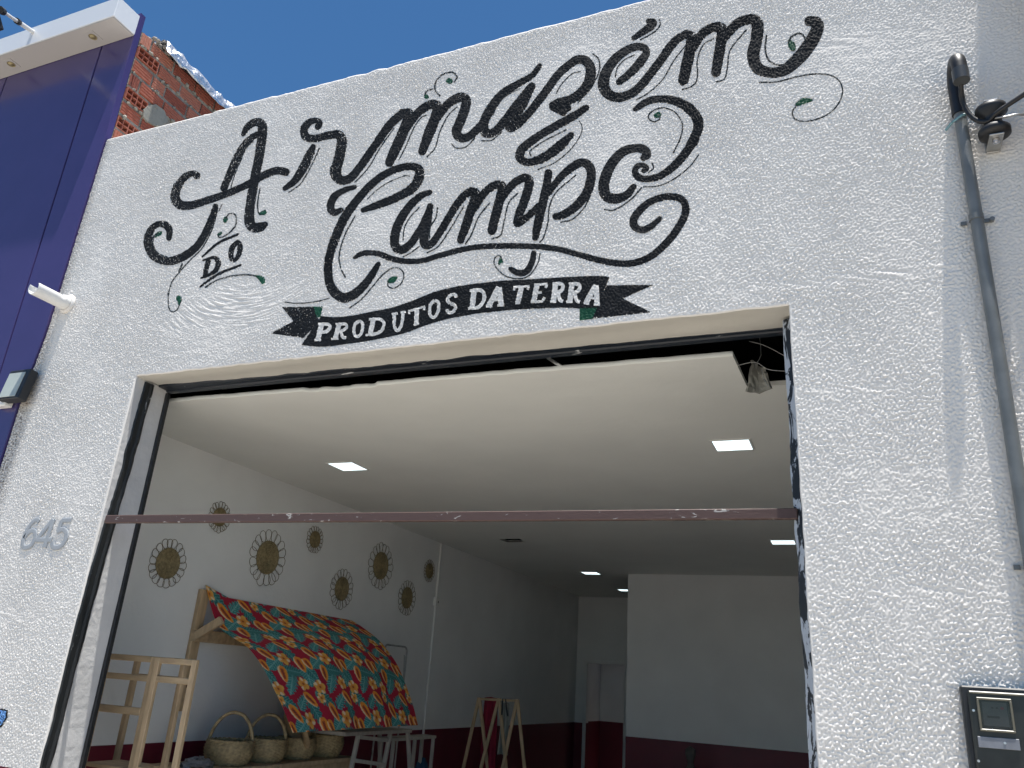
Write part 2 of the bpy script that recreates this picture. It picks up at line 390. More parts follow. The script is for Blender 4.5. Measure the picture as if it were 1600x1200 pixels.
# ------------------------------------------------------------------ the shop building
ZH = 2.968            # underside of the lintel
XL0, XR0 = -3.372, -0.145
TH = 0.236             # wall thickness
ZC = 2.93             # ceiling
XW = -3.99            # left interior wall
WAIN = 1.12           # top of the dark red band
shop = thing('shop_building', 'white stuccoed shop with hand painted black lettering over a wide open doorway', 'shop', (-1.6, 0.13, 0))

def wob(n, a, sm=3):
    x = rng.normal(size=n+2*sm); k = np.ones(sm)/sm
    return np.convolve(x, k, 'same')[sm:-sm]*a
XEZ = lambda z: float(np.interp(z, [0, 2.4, 2.9, 3.28, 4.65, 5.66], [-4.28, -4.228, -4.215, -4.170, -4.145, -4.153]))
XAZ = lambda z: XEZ(z)+0.007
# front wall: three coplanar fields that share the wavering edge of the opening
fw_ = MB()
nz = 150
zz = np.linspace(0, ZH, nz)
xl = XL0+wob(nz, 0.010, 45)-0.012*np.clip((1.9-zz)/1.9, 0, 1); xr = XR0+wob(nz, 0.004, 9)
nx = 170
tt = np.linspace(0, 1, nx)
xh = xl[-1]+(xr[-1]-xl[-1])*tt
zh = ZH+wob(nx, 0.0025); zh[0] = zh[-1] = ZH
ztop = lambda x: 4.648-0.0070*(x+4.12)
XA, XB = -4.136, 1.3
topx = np.concatenate([[XA], xh, np.linspace(xh[-1], XB, 60)[1:]])
topn = wob(len(topx), 0.004)
def build_front():
    fill = np.interp
    D_ = 0.0033; xe0, xe1 = xh[0], xh[-1]
    topf = lambda x: ztop(x)-0.012+np.interp(x, topx, topn)
    zlo = np.concatenate([[0, 0.5], np.arange(1.0, ZH, D_), [ZH]]); nv = int((4.63-ZH)/D_); vv = np.linspace(0, 1, nv)[1:]
    V = []; F = []; off = 0
    def region(X, Z, fade):
        nonlocal off
        y = -hgt(X, Z)*fade
        sk = SUNKMAP[np.clip(((Z-FZ0)/SD).astype(int), 0, SUNKMAP.shape[0]-1), np.clip(((X-FX0)/SD).astype(int), 0, SUNKMAP.shape[1]-1)]
        y = y+0.0045*sk; y = np.where(Z < 1.004, 0, y)
        V.append(np.stack([X, y, Z], -1).reshape(-1, 3)); F.append(gquads(*X.shape, off)); off += X.size
    xaz = np.array([XAZ(z) for z in zlo]); xlz = np.interp(zlo, zz, xl)-0.006; xlz[-1] = xe0
    # left pier and the wall above it
    nu = int(0.86/D_); u = np.linspace(0, 1, nu)[None, :]
    Xa = xaz[:, None]*(1-u)+xlz[:, None]*u; Za = zlo[:, None]+0*Xa
    Xb = XAZ(3.6)+(xe0-XAZ(3.6))*u+0*vv[:, None]; wv_ = np.clip((1-u)*3, 0, 1); zt_ = ZH+(topf(Xb[0])-ZH)[None, :]*vv[:, None]
    Xb = Xb+(np.array([[XAZ(z) for z in zt_[:, 0]]]).T-XAZ(3.6))*(1-u)
    X = np.vstack([Xa, Xb]); Z = np.vstack([Za, zt_])
    def fades(X, Z): return np.clip((topf(X)-Z)/0.008, 0, 1)
    region(X, Z, fades(X, Z)*np.where(Z < ZH+0.02, np.clip((np.interp(Z, zz, xl)-X)/0.010-0.5, 0, 1), 1))
    # right pier and the wall above it
    xs2 = np.concatenate([np.arange(0, 0.96, D_), [1.1, XB-xe1]])[None, :]
    xrz = np.interp(zlo, zz, xr)+0.004; xrz[-1] = xe1
    Xa = xrz[:, None]+(XB-xrz[:, None])*xs2/xs2.max(); Za = zlo[:, None]+0*Xa
    Xb = xe1+(XB-xe1)*xs2/xs2.max()+0*vv[:, None]; Zb = ZH+(topf(Xb[0])-ZH)[None, :]*vv[:, None]
    X = np.vstack([Xa, Xb]); Z = np.vstack([Za, Zb]); region(X, Z, fades(X, Z)*np.where(Z < ZH+0.02, np.clip((X-np.interp(Z, zz, xr))/0.010-0.3, 0, 1), 1))
    # the field over the doorway
    xs3 = np.linspace(xe0, xe1, int((xe1-xe0)/D_)); zb = np.interp(xs3, xh, zh)+0.006; zb[0] = zb[-1] = ZH
    vz = np.concatenate([[0], vv])[:, None]; X = xs3[None, :]+0*vz; Z = zb[None, :]+(topf(xs3)-zb)[None, :]*vz
    region(X, Z, fades(X, Z)*np.clip((Z-zb[None, :])/0.008, 0, 1))
    o = np_mesh('front_wall', np.vstack(V), np.vstack(F), M['stucco'], shop); face_out(o); return o
# rounded arrises and returns
for (e, sgn, d1) in ((xl, -0.006, 0.006), (xr, 0.004, 0.004)):
    fw_.grid([[(e[i]+sgn, 0, z), (e[i]+sgn*0.3, d1*0.3, z), (e[i], d1, z)] for i, z in enumerate(zz)], True, sgn < 0)
fw_.grid([[(x, 0, zh[i]+0.006), (x, 0.002, zh[i]+0.0018), (x, 0.006, zh[i])] for i, x in enumerate(xh)], True, False)
# parapet top and back
tp = [[(x, 0, ztop(x)-0.012+(topn[i] if 0 < i < nx+1 else 0)), (x, 0.008, ztop(x)+topn[i]), (x, 0.2, ztop(x)), (x, 0.2, 3.4)] for i, x in enumerate(topx)]
fw_.grid(tp, False, False)
fw_.grid([[(XAZ(z), 0, z), (XAZ(z), 0.2, z)] for z in np.linspace(0, ztop(XA)-0.012, 30)], False)
part('wall_edge', M['stucco'], shop, fw_)
# reveals and soffit
rv = MB(); rv.grid([[(xl[i], 0.006, z), (xl[i], TH, z)] for i, z in enumerate(zz)], False); part('left_reveal' if False else 'reveal', M['reveal'], shop, rv)
rv = MB(); rv.grid([[(xr[i], 0.006, z), (xr[i], TH, z)] for i, z in enumerate(zz)], False, True); part('reveal', M['reveal'], shop, rv)
sf = MB()
ys = np.linspace(0.006, 0.22, 9)
sf.grid([[(x, y, zh[i]*(1-j/8)+ZH*j/8+0.004*math.sin(j*0.9+x)*(0 < j < 8)) for j, y in enumerate(ys)] for i, x in enumerate(xh)], True)
part('soffit', M['soffit'], shop, sf)
bk = MB()
bk.box(((XW+XL0-0.012)/2, TH-0.004, 1.7), (XL0-0.012-XW, 0.008, 3.4))
part('inner_wall_face', M['int_wall'], shop, bk)
bk = MB(); bk.box(((XR0+0.01+0.9)/2, TH-0.004, 1.7), (0.9-XR0-0.01, 0.008, 3.4))
part('inner_wall_face', M['int_wall'], shop, bk)
bk = MB().box(((XL0+XR0)/2, TH-0.004, (ZH+0.10+3.4)/2), (XR0-XL0+0.02, 0.008, 3.4-ZH-0.10)); part('lintel_back', M['dark_void'], shop, bk)
# interior shell
DB = 9.4
p1 = on(1, DB, 918, 1036); p2 = on(1, DB, 976, 1037)
DX0, DX1, DZ = p1[0], p2[0], p1[2]
PY = 6.84; PX = on(1, PY, 980, 1000)[0]
def wall_pair(nm, up, low):
    a = part(nm, M['int_wall'], shop, up); b = part('wainscot', M['wainscot'], shop, low); return a
wall_pair('side_wall', slab(-4.134, XW, TH, 10.9, WAIN, 3.4), slab(-4.134, XW+0.003, TH, 10.9, 0, WAIN-0.001))
wall_pair('side_wall', slab(0.9, 1.04, TH, 10.9, WAIN, 3.4), slab(0.897, 1.04, TH, 10.9, 0, WAIN-0.001))
wall_pair('partition_wall', slab(PX, 0.896, PY, PY+0.12, WAIN, 3.4), slab(PX-0.003, 0.894, PY-0.003, PY+0.123, 0, WAIN-0.001))
bw = slab(XW+0.004, DX0, DB, DB+0.12, WAIN, 3.4)
bw.box(((DX0+DX1)/2, DB+0.06, (DZ+3.4)/2), (DX1-DX0, 0.12, 3.4-DZ)); bw.box(((DX1+0.893)/2, DB+0.06, (WAIN+3.4)/2), (0.893-DX1, 0.12, 3.4-WAIN))
bl = slab(XW+0.004, DX0, DB-0.003, DB+0.123, 0, WAIN-0.001); bl.box(((DX1+0.893)/2, DB+0.06, WAIN/2), (0.893-DX1, 0.126, WAIN-0.002))
wall_pair('back_wall', bw, bl)
wall_pair('back_wall', slab(XW+0.004, 0.893, 10.7, 10.82, WAIN, 3.4), slab(XW+0.004, 0.893, 10.697, 10.82, 0, WAIN-0.001))
df = MB()
for x in (DX0-0.02, DX1+0.02): df.box((x, DB-0.012, DZ/2), (0.05, 0.02, DZ), None, 0.004)
df.box(((DX0+DX1)/2, DB-0.012, DZ+0.02), (DX1-DX0+0.09, 0.02, 0.045), None, 0.004)
part('door_frame', M['int_wall'], shop, df)
part('roof', M['roof'], shop, slab(-4.126, 1.04, 0.2, 9.55, 3.402, 3.5))
part('roof', M['roof'], shop, slab(-4.126, -2.95, 9.552, 10.9, 3.402, 3.5)); part('roof', M['roof'], shop, slab(-2.65, 1.04, 9.552, 10.9, 3.402, 3.5))  # unseen corridor slabs; gap between them shaped to dose daylight behind the doorway

# ceiling: one sheet with a ragged front edge, a broken corner and a square cut-out
ce = MB()
hx0, hx1 = on(2, ZC, 780, 842)[0], on(2, ZC, 812, 842)[0]; hy0, hy1 = on(2, ZC, 790, 847.5)[1], on(2, ZC, 790, 842)[1]
hy0, hy1 = min(hy0, hy1), max(hy0, hy1)
e0 = on(2, ZC, 270, 628); e1 = on(2, ZC, 1145, 556); nA = on(2, ZC, 1160, 605); nB = on(2, ZC, 1230, 602)
YN = (nA[1]+nB[1])/2
xs = np.linspace(XW, e1[0], 140)
ye = e0[1]+(e1[1]-e0[1])*(xs-e0[0])/(e1[0]-e0[0])+wob(140, 0.004)
chip = [on(2, ZC, 480, 612)[0], on(2, ZC, 590, 605)[0]]
for i, x in enumerate(xs):
    if chip[0] < x < chip[1]: ye[i] += 0.018+0.012*rng.random()
for a, b in ((0, 1), (1, 0)): pass
TT = 0.022
ce.grid([[(x, ye[i], ZC), (x, YN, ZC)] for i, x in enumerate(xs)], False)
ce.grid([[(x, ye[i], ZC+TT), (x, YN, ZC+TT)] for i, x in enumerate(xs)], False, True)
ce.grid([[(x, ye[i], ZC+TT), (x, ye[i]-0.006, ZC+TT*0.5), (x, ye[i], ZC)] for i, x in enumerate(xs)], True, True)
ce.add([(e1[0], ye[-1], ZC), (e1[0]+0.012, YN, ZC), (e1[0]+0.012, YN, ZC+TT), (e1[0], ye[-1], ZC+TT)], [(0, 1, 2, 3)])
ce.add([(e1[0], ye[-1], ZC), (e1[0]+0.012, YN, ZC), (xs[-1], YN, ZC)], [(0, 1, 2)])
gx = [XW, hx0, hx1, 0.9]; gy = [YN, hy0, hy1, DB]
for i in range(3):
    for j in range(3):
        if i == 1 and j == 1: continue
        q = [(gx[i], gy[j]), (gx[i+1], gy[j]), (gx[i+1], gy[j+1]), (gx[i], gy[j+1])]
        ce.add([(*p, ZC) for p in q], [(3, 2, 1, 0)]); ce.add([(*p, ZC+TT) for p in q], [(0, 1, 2, 3)])
hq = [(hx0, hy0), (hx1, hy0), (hx1, hy1), (hx0, hy1)]
for i in range(4):
    a, b = hq[i], hq[(i+1) % 4]; ce.add([(*a, ZC), (*b, ZC), (*b, ZC+0.002), (*a, ZC+0.002)], [(0, 1, 2, 3)])
ce.add([(e1[0]+0.012, YN, ZC), (0.9, YN, ZC), (0.9, YN, ZC+TT), (e1[0]+0.012, YN, ZC+TT)], [(0, 1, 2, 3)])
part('ceiling', M['ceiling'], shop, ce, fix=False)
cv = MB(); cv.add([(XW, TH, 3.39), (0.9, TH, 3.39), (0.9, DB, 3.39), (XW, DB, 3.39)], [(3, 2, 1, 0)])
cv.add([(XW+0.002, TH, ZC+0.03), (XW+0.002, DB, ZC+0.03), (XW+0.002, DB, 3.39), (XW+0.002, TH, 3.39)], [(0, 1, 2, 3)])
part('void_shade_lining', M['dark_void'], shop, cv, False)  # added dark sheets that blacken the gap above the ceiling

# steel in the opening: header, left jamb strips, right jamb
hb = MB(); n = 90; hxs = np.linspace(XL0+0.002, XR0+0.03, n)
y0 = np.interp(hxs, [XL0, -3.1, -2.6, -1.5, XR0], [0.150, 0.155, 0.168, 0.162, 0.185])+wob(n, 0.005)
hb.grid([[(x, y0[i], ZH+0.004), (x, y0[i]+0.004, ZH-0.005), (x, 0.205, ZH-0.007), (x, 0.209, ZH-0.013), (x, 0.243, ZH-0.013), (x, 0.243, ZH+0.12)] for i, x in enumerate(hxs)], False)
part('header_beam', M['header_black'], shop, hb)
jb = MB(); n = 120; zj = np.linspace(0, ZH-0.01, n)
ya = np.interp(zj, [0, 1.1, 1.9, 2.4, ZH], [0.0, 0.002, 0.004, 0.035, 0.062])+wob(n, 0.004); yb = np.interp(zj, [0, 1.1, 2.0, ZH], [0.050, 0.055, 0.075, 0.122])+wob(n, 0.003)
xj = np.interp(zj, zz, xl)
ya = np.maximum(ya, 0.001)
jb.grid([[(xj[i]+0.002, ya[i], z), (xj[i]+0.010, ya[i]+0.004, z), (xj[i]+0.011, (ya[i]+yb[i])/2, z), (xj[i]+0.016, (ya[i]+yb[i])/2+0.012, z), (xj[i]+0.010, yb[i]-0.003, z), (xj[i]+0.002, yb[i], z)] for i, z in enumerate(zj)], False)
part('steel_jamb', M['jamb_black'], shop, jb)
part('door_track', M['black_metal'], shop, MB().box((XL0+0.006, TH-0.0145, 1.475), (0.018, 0.026, 2.95), None, 0.003))
jr = MB(); zj = np.linspace(0, ZH-0.012, n)
wv = 0.030+wob(n, 0.0035, 5)
xr_ = np.interp(zj, zz, xr)
jr.grid([[(xr_[i]+0.004, 0.085, z), (xr_[i]-0.004, 0.088, z), (xr_[i]-wv[i], 0.10, z), (xr_[i]-wv[i], 0.19, z), (xr_[i]+0.004, 0.19, z)] for i, z in enumerate(zj)], False)
part('steel_jamb', M['jamb_flaked'], shop, jr)

# ------------------------------------------------------------------ painted lettering on the wall
R1 = (200, 160, .3125); R2 = (600, 0, .3125); R3 = (860, 0, .3125); R4 = (460, 230, .25); R5 = (740, 200, .25); R6 = (400, 400, .2125); R7 = (700, 400, .2125)
LAYER = [0]; BASE = [0]
def layer():
    LAYER[0] += 1; return -0.00012-0.00003*LAYER[0]-0.00014*(BASE[0] % 3)
def spline(pts, step=3.0):
    P = np.array(pts, float); P = np.vstack([2*P[0]-P[1], P, 2*P[-1]-P[-2]]); out = []
    for i in range(1, len(P)-2):
        p0, p1, p2, p3 = P[i-1:i+3]; L = np.hypot(*(p2-p1)[:2]); n = max(2, int(L/step))
        for k in range(n):
            u = k/n
            out.append(0.5*((2*p1)+(-p0+p2)*u+(2*p0-5*p1+4*p2-p3)*u*u+(-p0+3*p1-3*p2+p3)*u**3))
    out.append(P[-2]); return np.array(out)
LIFT = 0.0008
def drape(px, py, lift):
    """picture points laid on the wall, riding on its relief"""
    px = np.asarray(px, float).ravel(); py = np.asarray(py, float).ravel()
    d = FW[None, :]+((px-800)/FPX)[:, None]*RT[None, :]-((py-600)/FPX)[:, None]*UP[None, :]
    P = CAM[None, :]+d*((0-CAM[1])/d[:, 1])[:, None]
    P[:, 1] = -hgt(P[:, 0], P[:, 2])-lift; return P
class Paint:
    def __init__(s): s.V = []; s.F = []; s.n = 0
    def grid(s, PX, PY, lift, sink=True):
        P = drape(PX, PY, lift); s.V.append(P); s.F.append(gquads(*PX.shape, s.n)); s.n += len(P)
        if sink and PX.shape[1] > 4: SUNK.append(P.reshape(*PX.shape, 3)[:, 1:-1].reshape(-1, 3)[:, [0, 2]])
    def cells(s, poly, lift, step=1.3):
        """a filled polygon of small cells"""
        Q = np.array(poly, float); x0, y0 = Q.min(0); x1, y1 = Q.max(0); gx_ = np.arange(x0-step, x1+step, step); gy_ = np.arange(y0-step, y1+step, step); GX, GY = np.meshgrid(gx_, gy_)
        def inside(a, b):
            r = np.zeros(a.shape, bool); n = len(Q)
            for i in range(n):
                (xa, ya), (xb, yb) = Q[i], Q[(i+1) % n]
                if ya == yb: continue
                c = ((ya > b) != (yb > b)) & (a < (xb-xa)*(b-ya)/(yb-ya)+xa); r ^= c
            return r
        m = inside(GX[:-1, :-1]+step/2, GY[:-1, :-1]+step/2)
        # pull the rim vertices onto the outline
        near = np.full(GX.shape, 1e9); NXp, NYp = GX.copy(), GY.copy()
        for i in range(len(Q)):
            a, b = Q[i], Q[(i+1) % len(Q)]; ab = b-a; tt_ = np.clip(((GX-a[0])*ab[0]+(GY-a[1])*ab[1])/(ab@ab+1e-9), 0, 1); qx, qy = a[0]+tt_*ab[0], a[1]+tt_*ab[1]; dd = np.hypot(GX-qx, GY-qy)
            u_ = dd < near; near = np.where(u_, dd, near); NXp = np.where(u_, qx, NXp); NYp = np.where(u_, qy, NYp)
        pull = near < step*0.75; GX = np.where(pull, NXp, GX); GY = np.where(pull, NYp, GY)
        idx = np.arange(GX.size).reshape(GX.shape); f = np.stack([idx[:-1, :-1], idx[:-1, 1:], idx[1:, 1:], idx[1:, :-1]], -1)[m]
        us = np.unique(f); mp_ = np.full(GX.size, -1); mp_[us] = np.arange(len(us)); P = drape(GX.ravel()[us], GY.ravel()[us], lift)
        s.V.append(P); s.F.append(mp_[f]+s.n); s.n += len(P)
        if len(P) > 20: SUNK.append(P[near.ravel()[us] > 1.2][:, [0, 2]])
    def build(s, name, mat, parent): return face_out(np_mesh(name, np.vstack(s.V), np.vstack(s.F), M[mat], parent))
def stroke(mb, reg, pts, wdef=None, jit=0.25, round_=True, lift=LIFT):
    """a brush stroke: centre line and width read off the wall, laid on the wall"""
    ox, oy, s = reg; q = []
    wl = wdef
    for p in pts:
        if len(p) > 2: wl = p[2]
        q.append((ox+p[0]*s, oy+p[1]*s, wl*s))
    C = spline(q, 1.3); x, y, wd = C[:, 0], C[:, 1], np.maximum(C[:, 2], 0.5)/2; wd = np.where(wd > 2.6, wd*1.06, wd)
    dx, dy = np.gradient(x), np.gradient(y); L = np.hypot(dx, dy)+1e-9; dx /= L; dy /= L; n = len(x)
    if round_:                                          # round ends: short extra rows that narrow down
        for end in (0, -1):
            sg = -1 if end == 0 else 1; r = wd[end]; k = max(2, int(r/1.0)); t_ = np.sin(np.linspace(0, 1, k+1)[1:]*math.pi/2)
            if end == 0: t_ = t_[::-1]
            ex, ey, ew = x[end]+sg*dx[end]*r*t_, y[end]+sg*dy[end]*r*t_, r*np.sqrt(np.clip(1-t_*t_, 0.0004, 1))
            dxx, dyy = np.full(k, dx[end]), np.full(k, dy[end])
            cat_ = (lambda a, b: np.concatenate([a, b])) if end == 0 else (lambda a, b: np.concatenate([b, a]))
            x, y, wd, dx, dy = cat_(ex, x), cat_(ey, y), cat_(ew, wd), cat_(dxx, dx), cat_(dyy, dy)
    n = len(x); nxv, nyv = -dy, dx
    j1 = np.convolve(rng.normal(size=n), np.ones(3)/3, 'same')*jit; j2 = np.convolve(rng.normal(size=n), np.ones(3)/3, 'same')*jit
    m = max(2, int(math.ceil(wd.max()*2/1.35))+1); v = np.linspace(-1, 1, m)[None, :]
    half = np.where(v > 0, (wd+j1*np.minimum(1, wd))[:, None], (wd+j2*np.minimum(1, wd))[:, None])
    LAYER[0] += 1
    mb.grid(x[:, None]+nxv[:, None]*half*v, y[:, None]+nyv[:, None]*half*v, lift+0.00003*LAYER[0]+0.00008*(BASE[0] % 3))
def paint(name, mat, *strokes, parent=None, label=None, lift=LIFT):
    mb = Paint(); LAYER[0] = 0; BASE[0] += 1
    for st in strokes: stroke(mb, *st, lift=lift)
    return mb.build(name, mat, parent or shop)

L = 'letter'
paint(L, 'black_paint',
      (R1, [(576, 158, 22), (600, 122, 32), (636, 100, 38), (668, 108, 44), (672, 150, 46), (660, 250, 44), (640, 350, 44), (622, 450, 44), (608, 550, 46), (610, 605, 50), (632, 627, 46), (665, 622, 44), (684, 612, 30)]),
      (R1, [(645, 158, 26), (600, 195, 36), (560, 250, 38), (520, 335, 37), (480, 430, 34)]),
      (R1, [(344, 366, 36), (325, 356, 28), (285, 374, 33), (247, 425, 40), (236, 475, 46), (257, 510, 46), (310, 516, 40), (400, 490, 36), (500, 455, 34), (600, 410, 34), (680, 365, 36), (740, 342, 36), (788, 348, 38)]),
      (R1, [(438, 522, 28), (425, 570, 34), (390, 650, 36), (340, 725, 36), (270, 775, 40), (190, 795, 38), (128, 765, 42), (101, 700, 42), (115, 640, 34), (150, 610, 28), (190, 615, 34), (208, 642, 32), (205, 678, 26)]))
paint(L, 'black_paint',
      (R1, [(785, 430, 24), (830, 395, 34), (870, 340, 42), (905, 270, 42), (926, 222, 26)]),
      (R1, [(950, 122, 30), (963, 103, 22), (945, 91, 24), (908, 100, 32), (880, 135, 36), (892, 174, 40), (940, 180, 36), (1000, 166, 38), (1050, 162, 42), (1070, 190, 48), (1064, 240, 48), (1050, 300, 50), (1038, 350, 54), (1060, 388, 44), (1110, 380, 40), (1170, 310, 38), (1240, 210, 38), (1310, 112, 40), (1372, 55, 42)]))
paint(L, 'black_paint',
      (R2, [(92, 566, 40), (128, 572, 48), (105, 640, 50), (65, 730, 50), (27, 812, 42)]),
      (R2, [(108, 650, 34), (170, 565, 40), (230, 525, 44), (268, 534, 48), (258, 585, 48), (228, 660, 50), (192, 755, 40)]),
      (R2, [(245, 620, 34), (310, 532, 40), (370, 490, 44), (408, 496, 46), (408, 535, 46), (385, 600, 46), (362, 660, 46), (385, 690, 42), (430, 680, 38), (490, 620, 36)]))
paint(L, 'black_paint',
      (R2, [(778, 330, 24), (740, 378, 28), (670, 420, 34), (590, 472, 40), (530, 550, 44), (498, 620, 46), (508, 663, 46), (548, 662, 40), (600, 610, 40), (670, 520, 44), (738, 432, 36)]),
      (R2, [(738, 436, 34), (690, 525, 46), (638, 605, 48), (628, 638, 42), (660, 630, 40), (720, 570, 38), (800, 470, 38), (872, 372, 38), (930, 320, 38)]))
paint(L, 'black_paint',
      (R2, [(925, 325, 38), (965, 300, 40), (1005, 303, 44), (1033, 342, 48), (1025, 410, 50), (990, 460, 46), (935, 498, 44), (880, 512, 42), (845, 525, 36)]),
      (R2, [(845, 535, 36), (880, 540, 58), (915, 540, 40)]), (R2, [(890, 555, 40), (895, 562, 34)]),
      (R2, [(1010, 540, 30), (950, 580, 38), (860, 630, 38), (760, 690, 38), (692, 745, 42), (680, 788, 42), (720, 812, 36), (800, 788, 44), (880, 730, 46), (934, 676, 30)]))
paint(L, 'black_paint',
      (R3, [(345, 410, 32), (400, 365, 38), (450, 310, 42), (480, 262, 36), (458, 236, 34), (400, 242, 38), (330, 290, 44), (280, 360, 50), (266, 430, 54), (300, 478, 48), (360, 485, 44), (430, 450, 42), (500, 370, 40), (560, 290, 40), (620, 210, 40), (680, 170, 38)]),
      (R3, [(418, 190, 24), (470, 155, 34), (508, 127, 38), (518, 107, 26), (492, 106, 26)]))
paint(L, 'black_paint',
      (R3, [(680, 172, 38), (706, 190, 48), (690, 290, 54), (665, 400, 50)]),
      (R3, [(706, 250, 38), (760, 170, 42), (820, 137, 44), (858, 152, 54), (850, 230, 50), (828, 360, 46)]),
      (R3, [(858, 205, 38), (930, 122, 44), (1000, 97, 48), (1035, 118, 56), (1030, 200, 56), (1014, 280, 58), (1040, 343, 54), (1110, 364, 48), (1180, 345, 54), (1260, 270, 62), (1320, 182, 62), (1336, 118, 56), (1295, 106, 46)]))
paint(L, 'black_paint',
      (R4, [(376, 250, 28), (310, 270, 34), (250, 310, 44), (226, 370, 46), (246, 408, 44), (292, 394, 30)]),
      (R4, [(430, 393, 30), (520, 362, 44), (640, 315, 50), (740, 255, 56), (782, 180, 60), (772, 132, 50), (700, 122, 44), (600, 152, 44), (500, 217, 46), (400, 322, 48), (320, 432, 52), (260, 560, 54), (216, 700, 50), (216, 830, 52), (252, 908, 58), (310, 942, 58), (370, 922, 56), (430, 870, 50), (490, 790, 42), (525, 732, 28)]))
paint(L, 'black_paint',
      (R4, [(846, 282, 30), (780, 312, 42), (702, 392, 50), (642, 500, 54), (626, 600, 54), (660, 644, 52), (720, 610, 46), (790, 510, 44), (848, 380, 38)]),
      (R4, [(850, 368, 34), (835, 450, 44), (812, 550, 52), (816, 608, 52), (860, 600, 44), (930, 500, 44), (1000, 382, 46), (1060, 305, 46), (1105, 275, 46)]))
paint(L, 'black_paint',
      (R4, [(1105, 275, 46), (1136, 295, 54), (1112, 370, 56), (1072, 490, 54), (1040, 580, 44)]),
      (R4, [(1108, 410, 40), (1190, 285, 46), (1268, 234, 50), (1300, 262, 58), (1275, 360, 56), (1235, 520, 54)]),
      (R4, [(1290, 325, 40), (1370, 228, 46), (1438, 192, 50), (1468, 217, 56), (1450, 300, 54), (1402, 430, 50), (1392, 478, 42), (1440, 450, 42), (1530, 368, 40)]))
paint(L, 'black_paint',
      (R5, [(468, 284, 46), (455, 370, 50), (430, 480, 52), (402, 600, 52), (386, 684, 40)]),
      (R5, [(468, 405, 38), (540, 312, 42), (620, 242, 48), (690, 217, 50), (735, 270, 54), (715, 390, 56), (650, 480, 52), (570, 538, 48), (514, 553, 40)]),
      (R5, [(376, 782, 30), (365, 840, 36), (330, 897, 38), (280, 908, 38), (232, 882, 28)]))
paint(L, 'black_paint',
      (R5, [(1000, 368, 36), (955, 420, 48), (880, 443, 58), (825, 418, 64), (815, 340, 64), (860, 230, 60), (930, 152, 54), (1010, 127, 50), (1066, 137, 54), (1082, 168, 54), (1064, 185, 40)]),
      (R5, [(1062, 268, 28), (1084, 256, 28), (1070, 236, 28), (1030, 236, 34), (1008, 270, 36), (1030, 308, 40), (1090, 318, 38), (1180, 293, 42), (1290, 200, 50), (1380, 80, 54)]),
      (R3, [(702, 722, 43), (735, 655, 46), (738, 605, 50), (702, 550, 48), (640, 511, 43), (570, 496, 35), (500, 502, 34), (455, 525, 30), (424, 547, 22)]))
paint('flourish', 'black_paint',
      (R4, [(376, 690, 20), (430, 664, 32), (520, 665, 34), (600, 695, 35), (700, 714, 34), (800, 709, 32), (900, 680, 32), (1050, 640, 33), (1200, 620, 33), (1400, 618, 33), (1550, 624, 33)]),
      (R5, [(430, 744, 33), (540, 760, 33), (650, 790, 33), (760, 820, 35), (880, 844, 37), (1000, 844, 39), (1120, 795, 41), (1230, 690, 43), (1310, 570, 45), (1325, 490, 44), (1290, 440, 42), (1200, 430, 40), (1090, 470, 42), (1012, 550, 46), (1002, 608, 46), (1050, 638, 40), (1110, 615, 38), (1163, 567, 28)]))
# small word DO between two rules
paint('rule', 'black_paint', (R1, [(372, 772, 9), (455, 702, 13), (550, 660, 11)]))
paint('rule', 'black_paint', (R1, [(362, 922, 10), (450, 860, 14), (562, 814, 12)]))
paint(L, 'black_paint', (R1, [(404, 786, 22), (392, 830, 24), (386, 868, 22)]), (R1, [(376, 790, 10), (415, 778, 12)]), (R1, [(366, 878, 10), (400, 866, 12)]),
      (R1, [(398, 784, 12), (432, 776, 18), (452, 800, 26), (442, 836, 22), (412, 860, 16), (384, 868, 12)]))
paint(L, 'black_paint', (R1, [(548, 698, 20), (520, 730, 26), (516, 776, 24), (532, 792, 16), (556, 756, 26), (560, 710, 24), (546, 697, 18)]))

F = 'shadow_line'
def fine(*st):
    for s in st: paint(F, 'thin_paint', (s[0], s[1], 5.0 if len(s) < 3 else s[2], 0.15))
fine((R1, [(515, 425), (535, 360), (565, 290), (595, 220), (628, 198)]), (R1, [(690, 145), (680, 220), (672, 300)]), (R1, [(660, 430), (652, 480), (648, 520), (655, 555), (672, 562)], 7))
fine((R1, [(470, 510), (455, 545)]), (R1, [(440, 580), (415, 650), (370, 730), (310, 790), (265, 840), (220, 900), (202, 970), (206, 1030), (225, 1048), (250, 1030), (266, 990)], 6))
fine((R1, [(196, 775), (150, 755), (125, 710), (130, 670), (150, 655)], 9))
fine((R1, [(272, 808), (255, 848)], 9), (R1, [(805, 450), (860, 410), (900, 350), (935, 280), (958, 230)], 6))
fine((R1, [(1135, 400), (1200, 330), (1260, 230), (1330, 130)], 6))
fine((R2, [(75, 800), (110, 730), (150, 640), (185, 590), (215, 575)], 6), (R2, [(215, 785), (255, 740), (280, 660), (320, 580), (365, 535)], 6))
fine((R2, [(340, 720), (360, 740), (410, 735), (455, 690)], 6), (R2, [(490, 705), (540, 700), (590, 660)], 6), (R2, [(545, 575), (570, 520), (620, 475), (680, 445)]))
fine((R2, [(770, 848), (860, 810), (940, 740), (985, 670), (990, 630), (975, 605)]), (R2, [(735, 780), (732, 755), (790, 712), (850, 680), (910, 650)], 8))
fine((R2, [(1045, 270), (1075, 300), (1075, 360), (1040, 430), (1000, 480), (970, 515)], 7), (R2, [(860, 470), (890, 420), (940, 370), (985, 358)]))
fine((R3, [(450, 200), (520, 160), (548, 125), (545, 98)], 7), (R3, [(325, 385), (335, 340), (370, 300), (420, 275)], 6), (R3, [(430, 500), (490, 465), (560, 400), (620, 300), (675, 230)], 6))
